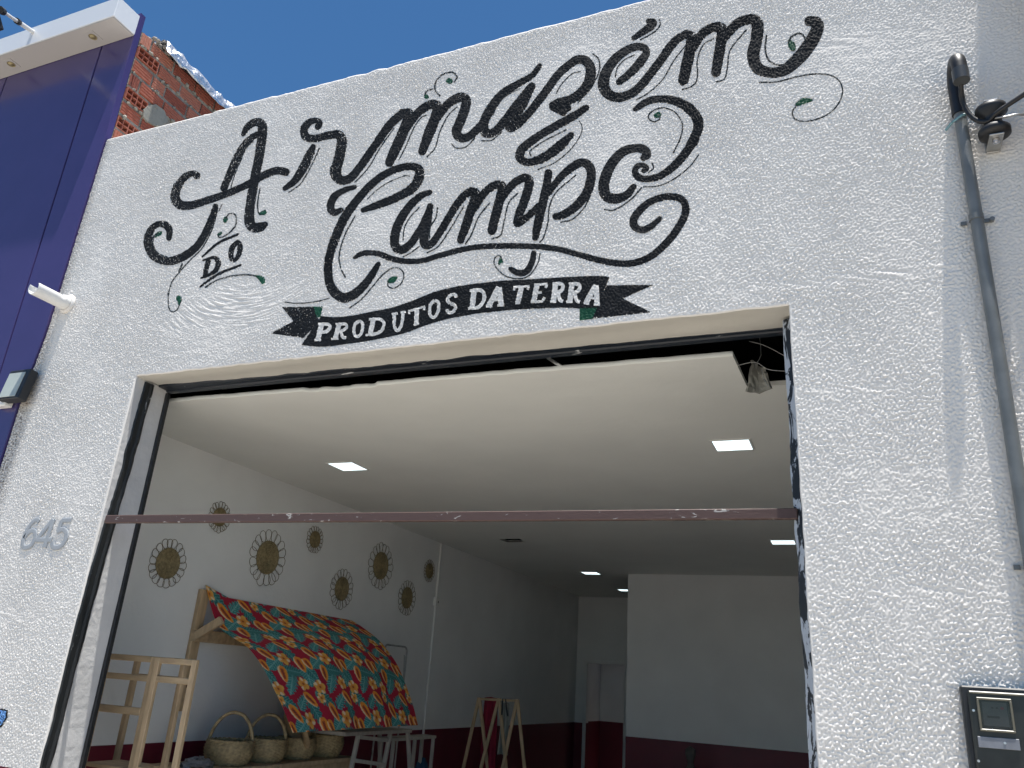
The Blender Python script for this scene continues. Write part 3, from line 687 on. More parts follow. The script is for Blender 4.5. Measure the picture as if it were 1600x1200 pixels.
fine((R3, [(660, 448), (710, 430), (735, 390), (735, 300), (765, 225), (815, 195)], 7), (R3, [(830, 410), (870, 395), (885, 340), (900, 250), (980, 150)], 7))
fine((R3, [(1080, 180), (1075, 250), (1095, 305), (1150, 326), (1210, 300), (1260, 240), (1273, 192), (1245, 168), (1205, 185), (1190, 220)], 9))
fine((R3, [(1045, 412), (1130, 410), (1230, 385), (1330, 370), (1420, 385), (1460, 440), (1445, 510), (1390, 570), (1300, 605), (1230, 600), (1210, 560), (1240, 520)], 7))
fine((R4, [(455, 325), (520, 265), (600, 215), (690, 180), (720, 182)], 6), (R4, [(380, 430), (330, 520), (295, 610), (280, 690), (290, 755)], 9), (R4, [(295, 770), (318, 812)], 10))
fine((R4, [(345, 1005), (420, 950), (490, 870), (550, 800), (610, 758), (660, 760), (685, 800), (665, 855), (620, 882), (587, 870), (587, 840)], 8))
fine((R6, [(215, 340), (290, 348), (380, 345), (470, 330), (537, 312)], 9))
fine((R4, [(680, 580), (690, 500), (730, 430), (780, 378)], 8), (R4, [(845, 570), (850, 500), (885, 440), (895, 380)], 8), (R4, [(830, 660), (900, 620), (970, 520), (1060, 370)], 8), (R4, [(680, 685), (730, 660), (780, 620)], 8))
fine((R4, [(1070, 605), (1110, 540), (1150, 440), (1220, 350)], 9), (R4, [(1235, 575), (1290, 550), (1310, 470), (1340, 350), (1395, 290)], 9))
fine((R5, [(640, 295), (580, 345)], 8), (R5, [(570, 350), (510, 410), (475, 490), (465, 590), (440, 680), (415, 715)], 9), (R5, [(545, 590), (620, 570), (690, 500), (730, 425)], 9))
fine((R5, [(415, 785), (400, 850), (350, 920), (290, 942), (210, 930), (150, 885), (128, 840), (140, 805), (165, 800), (178, 828)], 8))
fine((R3, [(615, 765), (650, 690), (660, 620), (620, 560), (560, 540), (505, 560), (490, 590), (520, 610), (548, 592), (538, 572)], 7), (R3, [(740, 775), (700, 830), (620, 895), (540, 930), (465, 935)], 6), (R3, [(455, 940), (400, 1000), (320, 1050), (270, 1048)], 8))
fine((R5, [(1115, 220), (1125, 250), (1095, 280)], 9))
fine((R2, [(280, 480), (256, 450), (260, 410), (290, 375), (340, 362), (366, 385), (352, 410)], 8), (R2, [(245, 445), (215, 455), (205, 475)], 7))
fine((R1, [(490, 580), (510, 556), (538, 565), (540, 610), (515, 645), (480, 670), (455, 675), (455, 655)], 7), (R1, [(388, 924), (440, 892), (510, 870), (590, 862), (640, 868)], 8))
G = 'leaf_drop'
for reg, pts in ((R1, [(660, 560, 12), (682, 550, 24), (684, 544, 14)]), (R1, [(254, 980, 26), (258, 990, 22), (255, 1010, 8)]), (R1, [(140, 670, 14), (158, 655, 20), (166, 650, 12)]),
                 (R1, [(488, 585, 24), (486, 592, 20)]), (R1, [(452, 662, 14), (462, 655, 18)]), (R1, [(640, 868, 10), (668, 882, 26), (674, 898, 22)]), (R2, [(325, 405, 28), (330, 406, 26)]), (R2, [(212, 484, 22), (215, 486, 18)]),
                 (R3, [(1196, 205, 16), (1205, 225, 34), (1212, 240, 28)]), (R3, [(1230, 524, 12), (1265, 506, 30), (1306, 500, 10)]), (R4, [(592, 838, 22), (615, 828, 36), (634, 818, 22)]),
                 (R5, [(160, 848, 14), (168, 836, 30), (170, 818, 14)]), (R3, [(530, 578, 24), (540, 574, 26)])):
    paint(G, 'green_paint', (reg, pts))

# ribbon with its motto
def R_(reg, pts): return [(reg[0]+x*reg[2], reg[1]+y*reg[2]) for x, y in pts]
def sp2(pts): return [tuple(p[:2]) for p in spline([(*p, 1) for p in pts], 6)]
rb = MB()
top = sp2(R_(R6, [(480, 442), (560, 450), (700, 440), (850, 410), (1000, 380), (1150, 330), (1300, 270), (1450, 230)])+R_(R7, [(200, 205), (400, 183), (600, 172), (800, 160), (1000, 150), (1130, 148), (1185, 158)]))
bot = sp2(R_(R6, [(335, 655), (480, 668), (650, 650), (850, 620), (1000, 590), (1100, 565), (1250, 510), (1400, 465), (1560, 435)])+R_(R7, [(200, 425), (450, 398), (650, 386), (850, 380), (968, 386), (1095, 384)]))
def resamp(p, n):
    p = np.array(p); d = np.concatenate([[0], np.cumsum(np.hypot(*np.diff(p, axis=0).T))]); u = np.linspace(0, d[-1], n)
    return np.stack([np.interp(u, d, p[:, 0]), np.interp(u, d, p[:, 1])], 1)
nn = 410; a = resamp(top, nn); b = resamp(bot, nn)
pb_ = Paint(); v_ = np.linspace(0, 1, 46)[None, :]
pb_.grid(a[:, :1]*(1-v_)+b[:, :1]*v_, a[:, 1:]*(1-v_)+b[:, 1:]*v_, 0.0012)
ribbon = pb_.build('ribbon', 'black_paint', shop)
def flatpoly(polys, yy, mat, name, parent):
    pp_ = Paint()
    for p in polys: pp_.cells(p, yy)
    return pp_.build(name, mat, parent)
flatpoly([R_(R6, [(190, 375), (425, 373), (450, 448), (470, 480), (345, 610), (330, 600), (105, 570), (275, 480)])], 0.0007, 'black_paint', 'ribbon_tail', shop)
flatpoly([R_(R7, [(1168, 216), (1515, 211), (1285, 314), (1495, 414), (1060, 462), (1090, 380)])], 0.0007, 'black_paint', 'ribbon_tail', shop)
flatpoly([R_(R6, [(424, 373), (492, 371), (476, 450), (446, 455)])], 0.0010, 'green_paint', 'ribbon_fold', shop)
flatpoly([R_(R7, [(968, 380), (1100, 378), (1062, 463), (968, 476)])], 0.0010, 'green_paint', 'ribbon_fold', shop)

GL = {  # block letters as strokes in a unit box (x right, y up), last number = stroke width
 'P': [[(.25, 0), (.25, 1)], [(.25, .95), (.7, .93), (.88, .75), (.7, .52), (.3, .48)], [(0, .04), (.5, .04)], [(.0, .96), (.4, .96)]],
 'R': [[(.25, 0), (.25, 1)], [(.25, .95), (.7, .93), (.85, .75), (.68, .55), (.3, .5)], [(.5, .5), (.72, .12), (.95, .04)], [(0, .04), (.45, .04)], [(.0, .96), (.4, .96)]],
 'O': [[(.5, .98), (.2, .8), (.14, .5), (.22, .18), (.5, .02), (.8, .2), (.87, .5), (.8, .82), (.5, .98)]],
 'D': [[(.25, 0), (.25, 1)], [(.2, .95), (.6, .93), (.87, .72), (.87, .3), (.6, .06), (.2, .05)], [(0, .04), (.4, .04)], [(0, .96), (.4, .96)]],
 'U': [[(.2, 1), (.2, .35), (.35, .06), (.62, .06), (.82, .35), (.82, 1)], [(0, .96), (.42, .96)], [(.64, .96), (1, .96)]],
 'T': [[(.5, 0), (.5, .98)], [(0, .93), (1, .93)], [(.28, .04), (.74, .04)], [(.05, .9), (.05, .74)], [(.96, .9), (.96, .74)]],
 'S': [[(.86, .78), (.72, .96), (.4, .97), (.18, .8), (.28, .58), (.66, .42), (.84, .22), (.62, .03), (.3, .04), (.12, .24)]],
 'A': [[(.12, 0), (.62, .98)], [(.62, .98), (.84, 0)], [(.3, .34), (.76, .34)], [(0, .04), (.34, .04)], [(.62, .04), (1, .04)]],
 'E': [[(.25, 0), (.25, 1)], [(.05, .95), (.95, .95)], [(.25, .52), (.7, .52)], [(.05, .05), (.95, .05)], [(.93, .92), (.9, .74)], [(.93, .08), (.96, .26)]],
}
def block(ch, reg, BL, BR, TL, TR):
    q = [np.array((reg[0]+x*reg[2], reg[1]+y*reg[2])) for x, y in (BL, BR, TL, TR)]
    wdt = np.hypot(*(q[1]-q[0])); hgt = np.hypot(*(q[2]-q[0])); th = 0.155*hgt
    mb = Paint()
    for k, st in enumerate(GL[ch]):
        pts = []
        for (u, v) in st:
            v2 = 0.06+0.88*v
            p = (q[0]*(1-u)+q[1]*u)*(1-v2)+(q[2]*(1-u)+q[3]*u)*v2; pts.append((p[0], p[1]))
        heavy = len(st) == 2 and (ch in 'PRDETA' and k == 0 or ch == 'A' and k == 1)
        tw = th*(1.45 if heavy else 1.0 if len(st) > 2 else 0.72)
        LAYER[0] = k; BASE[0] = 0
        ox = (0, 0, 1.0)
        stroke(mb, ox, [(*p, tw) for p in pts], None, 0.3, False, 0.0022)
    mb.build('motto_letter', 'cream_paint', ribbon)
for ch, reg, *c in (('P', R6, (428, 635), (525, 628), (462, 486), (572, 488)), ('R', R6, (553, 625), (668, 615), (592, 490), (692, 485)), ('O', R6, (700, 610), (792, 600), (722, 468), (802, 464)),
                    ('D', R6, (805, 597), (940, 582), (835, 453), (966, 448)), ('U', R6, (1003, 566), (1082, 556), (1000, 415), (1104, 396)), ('T', R6, (1140, 526), (1222, 508), (1118, 392), (1250, 354)),
                    ('O', R6, (1262, 473), (1348, 456), (1270, 325), (1366, 308)), ('S', R6, (1390, 438), (1480, 418), (1398, 282), (1492, 265)),
                    ('D', R7, (148, 404), (268, 392), (163, 240), (290, 228)), ('A', R7, (278, 387), (415, 376), (322, 222), (412, 216)), ('T', R7, (474, 364), (548, 356), (486, 212), (608, 206)),
                    ('E', R7, (603, 357), (702, 352), (632, 200), (742, 188)), ('R', R7, (750, 354), (850, 350), (772, 190), (866, 186)), ('R', R7, (868, 354), (975, 356), (892, 190), (988, 188)),
                    ('A', R7, (995, 362), (1118, 378), (1042, 205), (1120, 203))):
    block(ch, reg, *c)
# the tip of a blue painted petal at the lower left
flatpoly([[(-60, 1150), (-30, 1112), (4, 1107), (12.5, 1110), (11.5, 1122), (4, 1135), (-40, 1160)]], 0.0007, 'black_paint', 'painted_petal', shop)
flatpoly([[(-58, 1149), (-29, 1114), (3, 1109.5), (10, 1111.5), (9.3, 1121), (3, 1132), (-40, 1157)]], 0.0015, 'blue_paint', 'painted_petal', shop)

SD = 0.0036; SUNKMAP = np.zeros((int(4.1/SD), int(6.2/SD)), np.float32)
_sp = np.vstack(SUNK); SUNKMAP[((_sp[:, 1]-FZ0)/SD).astype(int), ((_sp[:, 0]-FX0)/SD).astype(int)] = 1
build_front()

# ------------------------------------------------------------------ purple clad neighbour on the left
XE = -4.150; PYF = -0.012
purp = thing('purple_building', 'neighbouring shop clad in glossy purple panels under a white canopy', 'building', (-6.5, 1.5, 0))
part('core_wall', M['mortar'], purp, slab(-9.5, -4.29, 0.03, 3.0, 0, 5.6))
edges = [XE, -4.452, -5.40, -6.40, -7.40, -8.40, -9.4]
for i in range(len(edges)-1):
    x1, x0 = edges[i]-0.006*(i > 0), edges[i+1]+0.006
    if i == 0:
        pm = MB(); zs_ = np.linspace(0.01, 5.67, 40)
        pm.grid([[(x0, 0.028, z), (x0, PYF+0.003, z), (x0+0.003, PYF, z), (XEZ(z)-0.003, PYF, z), (XEZ(z), PYF+0.003, z), (XEZ(z), 0.028, z)] for z in zs_], False)
        pm.add([(x0, 0.028, 5.67), (x0, PYF, 5.67), (XEZ(5.67), PYF, 5.67), (XEZ(5.67), 0.028, 5.67)], [(0, 1, 2, 3)])
        part('cladding_panel', M['purple'], purp, pm); continue
    part('cladding_panel', M['purple'], purp, MB().box(((x0+x1)/2, PYF+0.02, 2.84), (x1-x0, 0.04, 5.66), None, 0.003), True)
part('panel_backing', M['black_metal'], purp, slab(-9.4, -4.31, PYF+0.03, PYF+0.042, 0.01, 5.655))
can = MB(); CZ0, CZ1, CYF = 5.475, 5.640, -0.187
can.box(((-9.4-4.152)/2, (CYF+PYF)/2, (CZ0+CZ1)/2+0.002), (9.4-4.152, PYF-CYF-0.001, CZ1-CZ0-0.004), None, 0.003)
canopy = part('canopy', M['white_acm'], purp, can)
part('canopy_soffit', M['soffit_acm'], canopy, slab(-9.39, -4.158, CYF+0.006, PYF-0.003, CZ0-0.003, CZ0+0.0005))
for q in ((145, 56), (23, 103)):
    c = on(2, CZ0, *q); c[1] = (CYF+PYF)/2
    d = MB(); d.box((c[0], c[1], CZ0-0.0045), (0.085, 0.085, 0.003), None, 0.0008)
    dl = part('downlight', M['soffit_acm'], canopy, d)
    e = MB(); e.lathe([(0.028, 0), (0.027, 0.002), (0.018, 0.001), (0.016, -0.004), (0.0, -0.004)], 16, Matrix.Translation((c[0], c[1], CZ0-0.0085)))
    e.lathe([(0.0265, 0.004), (0.028, 0)], 16, Matrix.Translation((c[0], c[1], CZ0-0.0085)))
    o = e.build('downlight', M['downlight'], canopy)
# floodlight on its arm above the canopy
a0 = np.array([on(1, -0.15, 47, 49)[0], -0.15, CZ1]); a1 = on(1, -0.52, 3, 17)
a0 = np.array([-5.0, -0.12, CZ1-0.002]); 
fl = thing('floodlight', 'floodlight held out on a white steel arm above the white canopy', 'floodlight', tuple(a0))
pth = [a0, a0+(a1-a0)*0.45, a0+(a1-a0)*0.46, a1, a1+(a1-a0)*0.3]
part('arm', M['white_pvc'], fl, MB().tube([a0, a0+(a1-a0)*0.6], 0.016, 10).tube([a0+(a1-a0)*0.58, a1], 0.011, 10))
part('clamp', M['black_metal'], fl, MB().tube([a0+(a1-a0)*0.56, a0+(a1-a0)*0.62], 0.021, 10).tube([a1-(a1-a0)*0.03, a1+(a1-a0)*0.05], 0.024, 8).box(a0+np.array([0, 0, 0.004]), (0.07, 0.06, 0.008)))
hd = MB(); c = a1+np.array([-0.10, -0.02, -0.07])
tilt = np.array(Matrix.Rotation(math.radians(35), 3, 'X'))
hd.box(c, (0.22, 0.06, 0.15), tilt, 0.006)
hb_ = part('lamp_body', M['black_metal'], fl, hd)
part('lamp_glass', M['lens_glass'], hb_, MB().box(c+tilt@np.array([0, -0.031, 0]), (0.19, 0.004, 0.12), tilt))
# floodlight on the purple wall
q = [on(1, -0.10, *p) for p in ((8, 576), (41, 583), (26, 631), (0, 620))]
cx = -4.39; 
f2 = thing('floodlight', 'small black floodlight with pale glass fixed low on the purple wall', 'floodlight', (-4.36, PYF, 2.9))
c = (on(1, -0.085, 19, 601)); rt = np.array(Matrix.Rotation(math.radians(-8), 3, 'X'))
b2 = part('lamp_body', M['black_metal'], f2, MB().box(c+np.array([0.01, 0.03, 0]), (0.165, 0.055, 0.185), rt, 0.005))
part('lamp_glass', M['lens_glass'], b2, MB().box(c+np.array([0.0, 0.001, 0.0]), (0.128, 0.004, 0.150), rt, 0.001))
part('bracket', M['black_metal'], f2, MB().box(c+np.array([0, 0.065, -0.02]), (0.05, 0.05, 0.03)))
jb = on(1, -0.05, 6, 628)
part('junction_box', M['white_pvc'], f2, MB().box((jb[0]-0.02, -0.04, jb[2]), (0.11, 0.05, 0.055), None, 0.006))

# ------------------------------------------------------------------ hollow brick party wall
BX = -4.136
bwall = thing('brick_wall', 'raw party wall of hollow red bricks rising behind the white parapet', 'wall', (BX-0.07, 1.5, 0))
part('wall_core', M['dark_void'], bwall, slab(BX-0.14, BX-0.085, 0.034, 3.0, 3.55, 5.545))
mo = MB()
def brick_mesh(kind, ln, ht):
    """face towards +x, length along y, height along z; origin in the centre of the face"""
    mb = MB(); d = 0.03
    if kind in ('grooved', 'upright'):
        A, B = (ln, ht) if kind == 'grooved' else (ht, ln)
        ng = 4; prof = [(-d, -B/2)]
        bw_ = B/ng
        for k in range(ng):
            z0 = -B/2+k*bw_
            prof += [(-0.005, z0+0.0006), (0, z0+bw_*0.22), (0, z0+bw_*0.80), (-0.005, z0+bw_*0.99)]
        prof += [(-d, B/2)]
        ys = (-A/2, A/2); vs = []; n = len(prof)
        for y in ys:
            for (x, z) in prof: vs.append((x, y, z) if kind == 'grooved' else (x, z, y))
        mb.add(vs, [(i, i+1, n+i+1, n+i) for i in range(n-1)]+[tuple(range(n)), tuple(range(2*n-1, n-1, -1))])
    else:                                   # the hollow end: a lattice of thin clay walls
        nyc, nzc = 4, 2; t = 0.006
        for i in range(nyc+1):
            y = -ln/2+t/2+i*(ln-t)/nyc; mb.box((-d/2-0.01, y, 0), (d+0.02, t, ht))
        for j in range(nzc+1):
            z = -ht/2+t/2+j*(ht-t)/nzc
            for i in range(nyc):
                ya = -ln/2+t+i*(ln-t)/nyc; yb = ya+(ln-t)/nyc-t; mb.box((-d/2-0.01, (ya+yb)/2, z), (d+0.02, yb-ya, t))
        mb.add([(-d-0.025, -ln/2, -ht/2), (-d-0.025, ln/2, -ht/2), (-d-0.025, ln/2, ht/2), (-d-0.025, -ln/2, ht/2)], [(0, 1, 2, 3)])
    me = bpy.data.meshes.new('brick'); me.from_pydata(mb.v, [], mb.f); me.materials.append(M['brick'])
    bm = bmesh.new(); bm.from_mesh(me); bmesh.ops.recalc_face_normals(bm, faces=bm.faces); bm.to_mesh(me); bm.free(); return me
pp_c = [on(0, BX, *q)[[1, 2]] for q in ((224, 172), (243, 163), (262, 189), (242, 197))]
bcache = {}
def brick(kind, y0, y1, z0, z1):
    key = (kind, round(y1-y0, 3), round(z1-z0, 3))
    if key not in bcache: bcache[key] = brick_mesh(kind, y1-y0, z1-z0)
    o = bpy.data.objects.new('brick', bcache[key]); COL.objects.link(o); o.parent = bwall
    o.location = (BX-0.004+rng.uniform(-0.005, 0.004)-(BX-0.07), (y0+y1)/2-1.5, (z0+z1)/2)
    o.rotation_euler = (rng.uniform(-.012, .012), rng.uniform(-.03, .03), rng.uniform(-.03, .03))
first = ['upright', 'hollow', 'grooved', 'upright', 'hollow', 'grooved', 'hollow', 'upright', 'grooved']
zt = 5.545; row = 0
while zt > 4.50:
    h_ = 0.100; z0, z1 = zt-h_, zt
    y = 0.036; k = 0
    kind0 = first[row % 9]
    while y < 2.6:
        if k == 0:
            kd = kind0; ln = {'upright': 0.075, 'hollow': 0.17, 'grooved': 0.15}[kd]
        else:
            kd = 'grooved'; ln = 0.19 if rng.random() < 0.75 else 0.10
            if row in (2, 6) and k == 1: ln = 0.10
        if not (min(p[1] for p in pp_c)-0.02 < (z0+z1)/2 < max(p[1] for p in pp_c)+0.0 and min(p[0] for p in pp_c)-0.06 < y+ln/2 < max(p[0] for p in pp_c)+0.02):
            brick(kd, y, y+ln, z0+0.006, z1-0.006)
            if kd != 'hollow': mo.box((BX-0.049, y+ln/2, (z0+z1)/2), (0.07, ln+0.004, z1-z0-0.008))
        else: mo.box((BX-0.050, y+ln/2, (z0+z1)/2), (0.068, ln+0.004, z1-z0-0.008))
        gp = 0.013+rng.uniform(0, 0.006); mo.box((BX-0.0475+rng.uniform(-.004, .004), y+ln+gp/2, (z0+z1)/2), (0.066, gp-0.002, z1-z0-0.012)); y += ln+gp; k += 1
    mo.box((BX-0.0485, 1.5, z0-0.0065), (0.068, 2.93, 0.023)); zt -= 0.113; row += 1
mo.box((BX-0.05, 1.5, 5.542), (0.066, 2.93, 0.012)); part('mortar', M['mortar'], bwall, mo)
cp = MB(); pp = [tuple(on(0, BX, *q)[[1, 2]]) for q in ((224, 172), (231, 165), (243, 163), (256, 173), (262, 189), (254, 197), (242, 197), (229, 190), (223, 182))]
cp.prism([(y, z) for y, z in pp], 0, BX-0.05, BX+0.006); part('cement_patch', M['conc_patch'], bwall, cp)
lump = MB()
for k in range(26):
    y = 0.10+rng.random()*0.16; c = (BX-0.05+rng.random()*0.05, y, 5.548+rng.random()*0.03)
    lump.lathe([(0, -0.016), (0.016+0.008*rng.random(), -0.004), (0.012, 0.012), (0, 0.017)], 6, Matrix.Translation(c) @ Matrix.Rotation(rng.random()*3, 4, 'X'), False)
part('mortar_crust', M['mortar'], bwall, lump)
# squeezed-out mortar along the joints
sq = MB()
for k in range(150):
    y = 0.04+rng.random()*1.5; z = 5.545-0.113*rng.integers(1, 9)+0.006+rng.normal()*0.006; s_ = 0.006+0.008*rng.random()
    sq.lathe([(0, -s_), (s_*1.6, -s_*0.3), (s_*1.2, s_*0.6), (0, s_)], 5, Matrix.Translation((BX-0.006, y, z)) @ Matrix.Rotation(rng.random()*3, 4, 'X'), False)
tag(part('mortar_squeeze', M['conc_patch'], bwall, sq), kind='stuff')

fo = MB(); gy_ = np.linspace(0.19, 3.0, 60); prof = [(-0.20, 5.575), (-0.12, 5.60), (-0.05, 5.605), (0.0, 5.60), (0.045, 5.585), (0.065, 5.54), (0.072, 5.505), (0.074, 5.48)]
rows = []
for i, y in enumerate(gy_):
    r = []
    for j, (x, z) in enumerate(prof):
        am = 0.010+0.004*j
        ov = max(0.25, 1-0.15*max(0, 1.2-y))
        r.append((BX+x*(1 if x < 0 else ov)+rng.normal()*am*0.16+0.007*math.sin(y*31+j), y+rng.normal()*0.006, z+rng.normal()*am*0.16+0.012*math.sin(y*7)+0.004*math.sin(y*47+j*1.3)))
    rows.append(r)
fo.grid(rows, True)
fo2 = solo(fo, 'foil_sheet', M['foil'], 'crumpled silver foil sheet capping the top of the red brick wall', 'foil sheet')
md = fo2.modifiers.new('thick', 'SOLIDIFY'); md.thickness = 0.003

# ------------------------------------------------------------------ neighbour on the right (just outside the picture; it shades the end of the wall)
nb = thing('neighbour_building', 'beige rendered building projecting past the right end of the white wall', 'building', (2.8, 2.5, 0))
NX, NY = 0.836, -0.276
part('wall', M['brown_wall'], nb, slab(NX, 4.8, NY, -0.003, 0, 6.0).box(((XB+0.02+4.8)/2, 2.5, 3.0), (4.8-XB-0.02, 5.0, 6.0)))
part('coping', M['conc_patch'], nb, slab(NX-0.0, 4.84, NY-0.02, 0.05, 6.002, 6.06))

# ------------------------------------------------------------------ fittings on the white wall
sp = thing('drain_spout', 'short white plastic drain spout with cut open end at the left of the wall', 'drain spout', (-4.06, 0, 3.47))
s0 = np.array([-4.062, 0.03, 3.474]); s1 = np.array([-4.066, -0.215, 3.474])
pv = MB(); R_o = 0.042; nseg = 24
def ring(p, cut, R):
    out = []
    for k in range(nseg+1):
        a = math.pi/2+cut+(2*math.pi-2*cut)*k/nseg; out.append((p[0]+R*math.cos(a), p[1], p[2]+R*math.sin(a)))
    return out
secs = []
for u in np.linspace(0, 1, 12):
    cut = 0.02 if u < 0.30 else 0.02+min(1, (u-0.30)/0.05)*1.0
    secs.append(ring(s0+(s1-s0)*u, cut, R_o))
pv.grid(secs, True)
o = pv.build('pipe', M['white_pvc'], sp); mm = o.modifiers.new('wall', 'SOLIDIFY'); mm.thickness = 0.005; mm.offset = -1
part('render_collar', M['stucco'], sp, MB().lathe([(0.044, 0.0), (0.062, 0.0), (0.055, 0.008), (0.044, 0.013)], 20, Matrix.Translation((-4.062, 0.0, 3.474)) @ Matrix.Rotation(math.pi/2, 4, 'X')))

# house number
DG = {'6': [[(.82, .93), (.6, 1), (.35, .88), (.16, .6), (.12, .3), (.25, .05), (.5, 0), (.78, .1), (.88, .33), (.75, .55), (.5, .6), (.26, .5), (.14, .34)]],
      '4': [[(.68, 1), (.05, .30)], [(.0, .27), (.98, .27)], [(.70, .98), (.66, 0)]],
      '5': [[(.9, .96), (.28, .96)], [(.30, .98), (.22, .55)], [(.20, .56), (.5, .64), (.8, .52), (.88, .3), (.76, .08), (.48, 0), (.2, .04), (.08, .2)]]}
for ch, x0, wdg, txt in (('6', -3.892, 0.108, 'round bottomed silver digit at the left end of the house number'), ('4', -3.785, 0.115, 'angular silver digit in the middle of the house number'), ('5', -3.672, 0.108, 'flat topped silver digit ending the house number, nearest the doorway')):
    mb = MB(); z0, hh = 2.078, 0.142; yb, yf = 0.0, -0.0058
    for si, st in enumerate(DG[ch]):
        st2 = [(x0+u*wdg+0.10*v*wdg*0.6, z0+v*hh) for u, v in st]
        P = spline([(*p, 1) for p in st2], 0.006)[:, :2]; t_ = np.gradient(P, axis=0); t_ /= np.linalg.norm(t_, axis=1)[:, None]
        nrm = np.stack([-t_[:, 1], t_[:, 0]], 1); hw = 0.0125; n = len(P); f_ = yf-0.0004*si
        a = P+nrm*hw; b = P-nrm*hw; m1 = P+nrm*hw*0.6; m2 = P-nrm*hw*0.6
        rows = [[(a[i][0], yb, a[i][1]), (a[i][0], f_+0.0015, a[i][1]), (m1[i][0], f_, m1[i][1]), (m2[i][0], f_, m2[i][1]), (b[i][0], f_+0.0015, b[i][1]), (b[i][0], yb, b[i][1])] for i in range(n)]
        mb.grid(rows, False)
        for i in (0, n-1): mb.add(rows[i], [tuple(range(6))])
    solo(mb, 'house_number_digit', M['digit'], txt, 'house number', 'house number digits')

# conduit with gooseneck
cx, cy = 0.486, -0.036
cd = thing('service_conduit', 'grey vertical conduit with bent gooseneck top on the white wall', 'conduit', (cx, cy, 1.0))
part('pipe', M['grey_pvc'], cd, MB().tube([(cx-0.012, cy, 0.2), (cx-0.006, cy, 1.6), (cx, cy, 2.6), (cx, cy, 3.655)], 0.0205, 16))
gn = [(cx, cy, 3.64)]; Rg = 0.052
for k in range(11):
    a = math.pi*k/10; gn.append((cx+0.004*k/10, cy-Rg+Rg*math.cos(a), 3.775+Rg*math.sin(a)))
gn.append((cx+0.004, cy-2*Rg, 3.715))
part('gooseneck', M['black_rubber'], cd, MB().tube(gn, 0.0255, 14))
part('elbow_cap', M['dark_fitting'], cd, MB().tube([(cx+0.004, cy-2*Rg, 3.755), (cx+0.004, cy-2*Rg, 3.705)], 0.0275, 14))
for zc in (3.205, 2.02):
    cl = MB(); cl.tube([(cx-0.001, cy, zc-0.011), (cx-0.001, cy, zc+0.011)], 0.0235, 16); cl.box((cx+0.040, -0.006, zc), (0.026, 0.006, 0.014)); cl.box((cx-0.036, -0.006, zc), (0.018, 0.006, 0.014))
    cl.tube([(cx+0.05, 0.0, zc), (cx+0.05, -0.018, zc)], 0.008, 8); part('clamp', M['grey_pvc'], cd, cl)
part('tie', M['green_tape'], cd, MB().tube([(cx-0.03, cy-0.02, 3.60), (cx+0.0, cy-0.034, 3.612), (cx+0.032, cy-0.02, 3.625)], 0.005, 6).tube([(cx-0.03, cy-0.02, 3.60), (cx-0.05, cy+0.01, 3.592)], 0.005, 6))

# insulator bracket
bx = on(1, 0, 1548, 208); BXc, BZ = 0.575, on(1, 0, 1552, 210)[2]
br = thing('insulator_bracket', 'steel bracket with black spool insulator bolted beside the grey conduit', 'insulator', (BXc, 0, BZ))
bm_ = MB(); bm_.box((BXc, -0.004, BZ), (0.045, 0.008, 0.16), None, 0.002)
bm_.box((BXc, -0.055, BZ+0.072), (0.045, 0.10, 0.007), None, 0.002); bm_.box((BXc, -0.055, BZ-0.072), (0.045, 0.10, 0.007), None, 0.002)
part('bracket', M['galv'], br, bm_)
rot_ = Matrix.Translation((BXc, -0.075, BZ)) @ Matrix.Scale(1.25, 4)
part('bolt', M['steel_bright'], br, MB().tube([(BXc, -0.075, BZ-0.092), (BXc, -0.075, BZ+0.092)], 0.006, 8).tube([(BXc, -0.075, BZ+0.077), (BXc, -0.075, BZ+0.088)], 0.012, 6).tube([(BXc, -0.075, BZ-0.088), (BXc, -0.075, BZ-0.077)], 0.012, 6))
part('spool', M['black_rubber'], br, MB().lathe([(0, .052), (.030, .052), (.040, .045), (.041, .030), (.026, .014), (.022, 0), (.026, -.014), (.041, -.030), (.040, -.045), (.030, -.052), (0, -.052)], 22, rot_))
# service cables
c1 = [(cx+0.006, cy-2*Rg, 3.735), (cx+0.004, -0.11, 3.70), (cx+0.006, -0.085, 3.66), (cx+0.02, -0.085, 3.60), (cx+0.045, -0.09, 3.558), (cx+0.075, -0.10, 3.545), (BXc+0.0, -0.118, 3.555), (BXc+0.05, -0.14, 3.575), (BXc+0.12, -0.17, 3.60), (BXc+0.24, -0.235, 3.65), (BXc+0.5, -0.60, 3.75), (BXc+1.2, -2.2, 3.9)]
c1 = spline([tuple(p) for p in c1], 0.03)
solo(MB().tube(c1, 0.0085, 8), 'service_cable', M['black_rubber'], 'black service cable looping from the conduit gooseneck past the insulator', 'cable')
c2 = [(BXc-0.03, -0.075, BZ-0.005), (BXc-0.018, -0.10, BZ-0.008), (BXc+0.012, -0.104, BZ-0.008), (BXc+0.06, -0.11, BZ-0.012), (BXc+0.16, -0.135, BZ+0.008), (BXc+0.5, -0.55, BZ+0.13), (BXc+1.2, -2.2, BZ+0.35)]
c2s = spline(c2, 0.02)
w2 = thing('neutral_wire', 'thin bare wire with silver spiral grip tied to the spool insulator', 'wire', (BXc, -0.1, BZ))
part('wire', M['galv'], w2, MB().tube(c2s, 0.0045, 6))
hel = []; axis = c2s[10:60]
for i, p in enumerate(axis): hel.append(p+np.array([0, 0.010*math.cos(i*1.1), 0.010*math.sin(i*1.1)]))
part('spiral_grip', M['steel_bright'], w2, MB().tube(hel, 0.0038, 5))

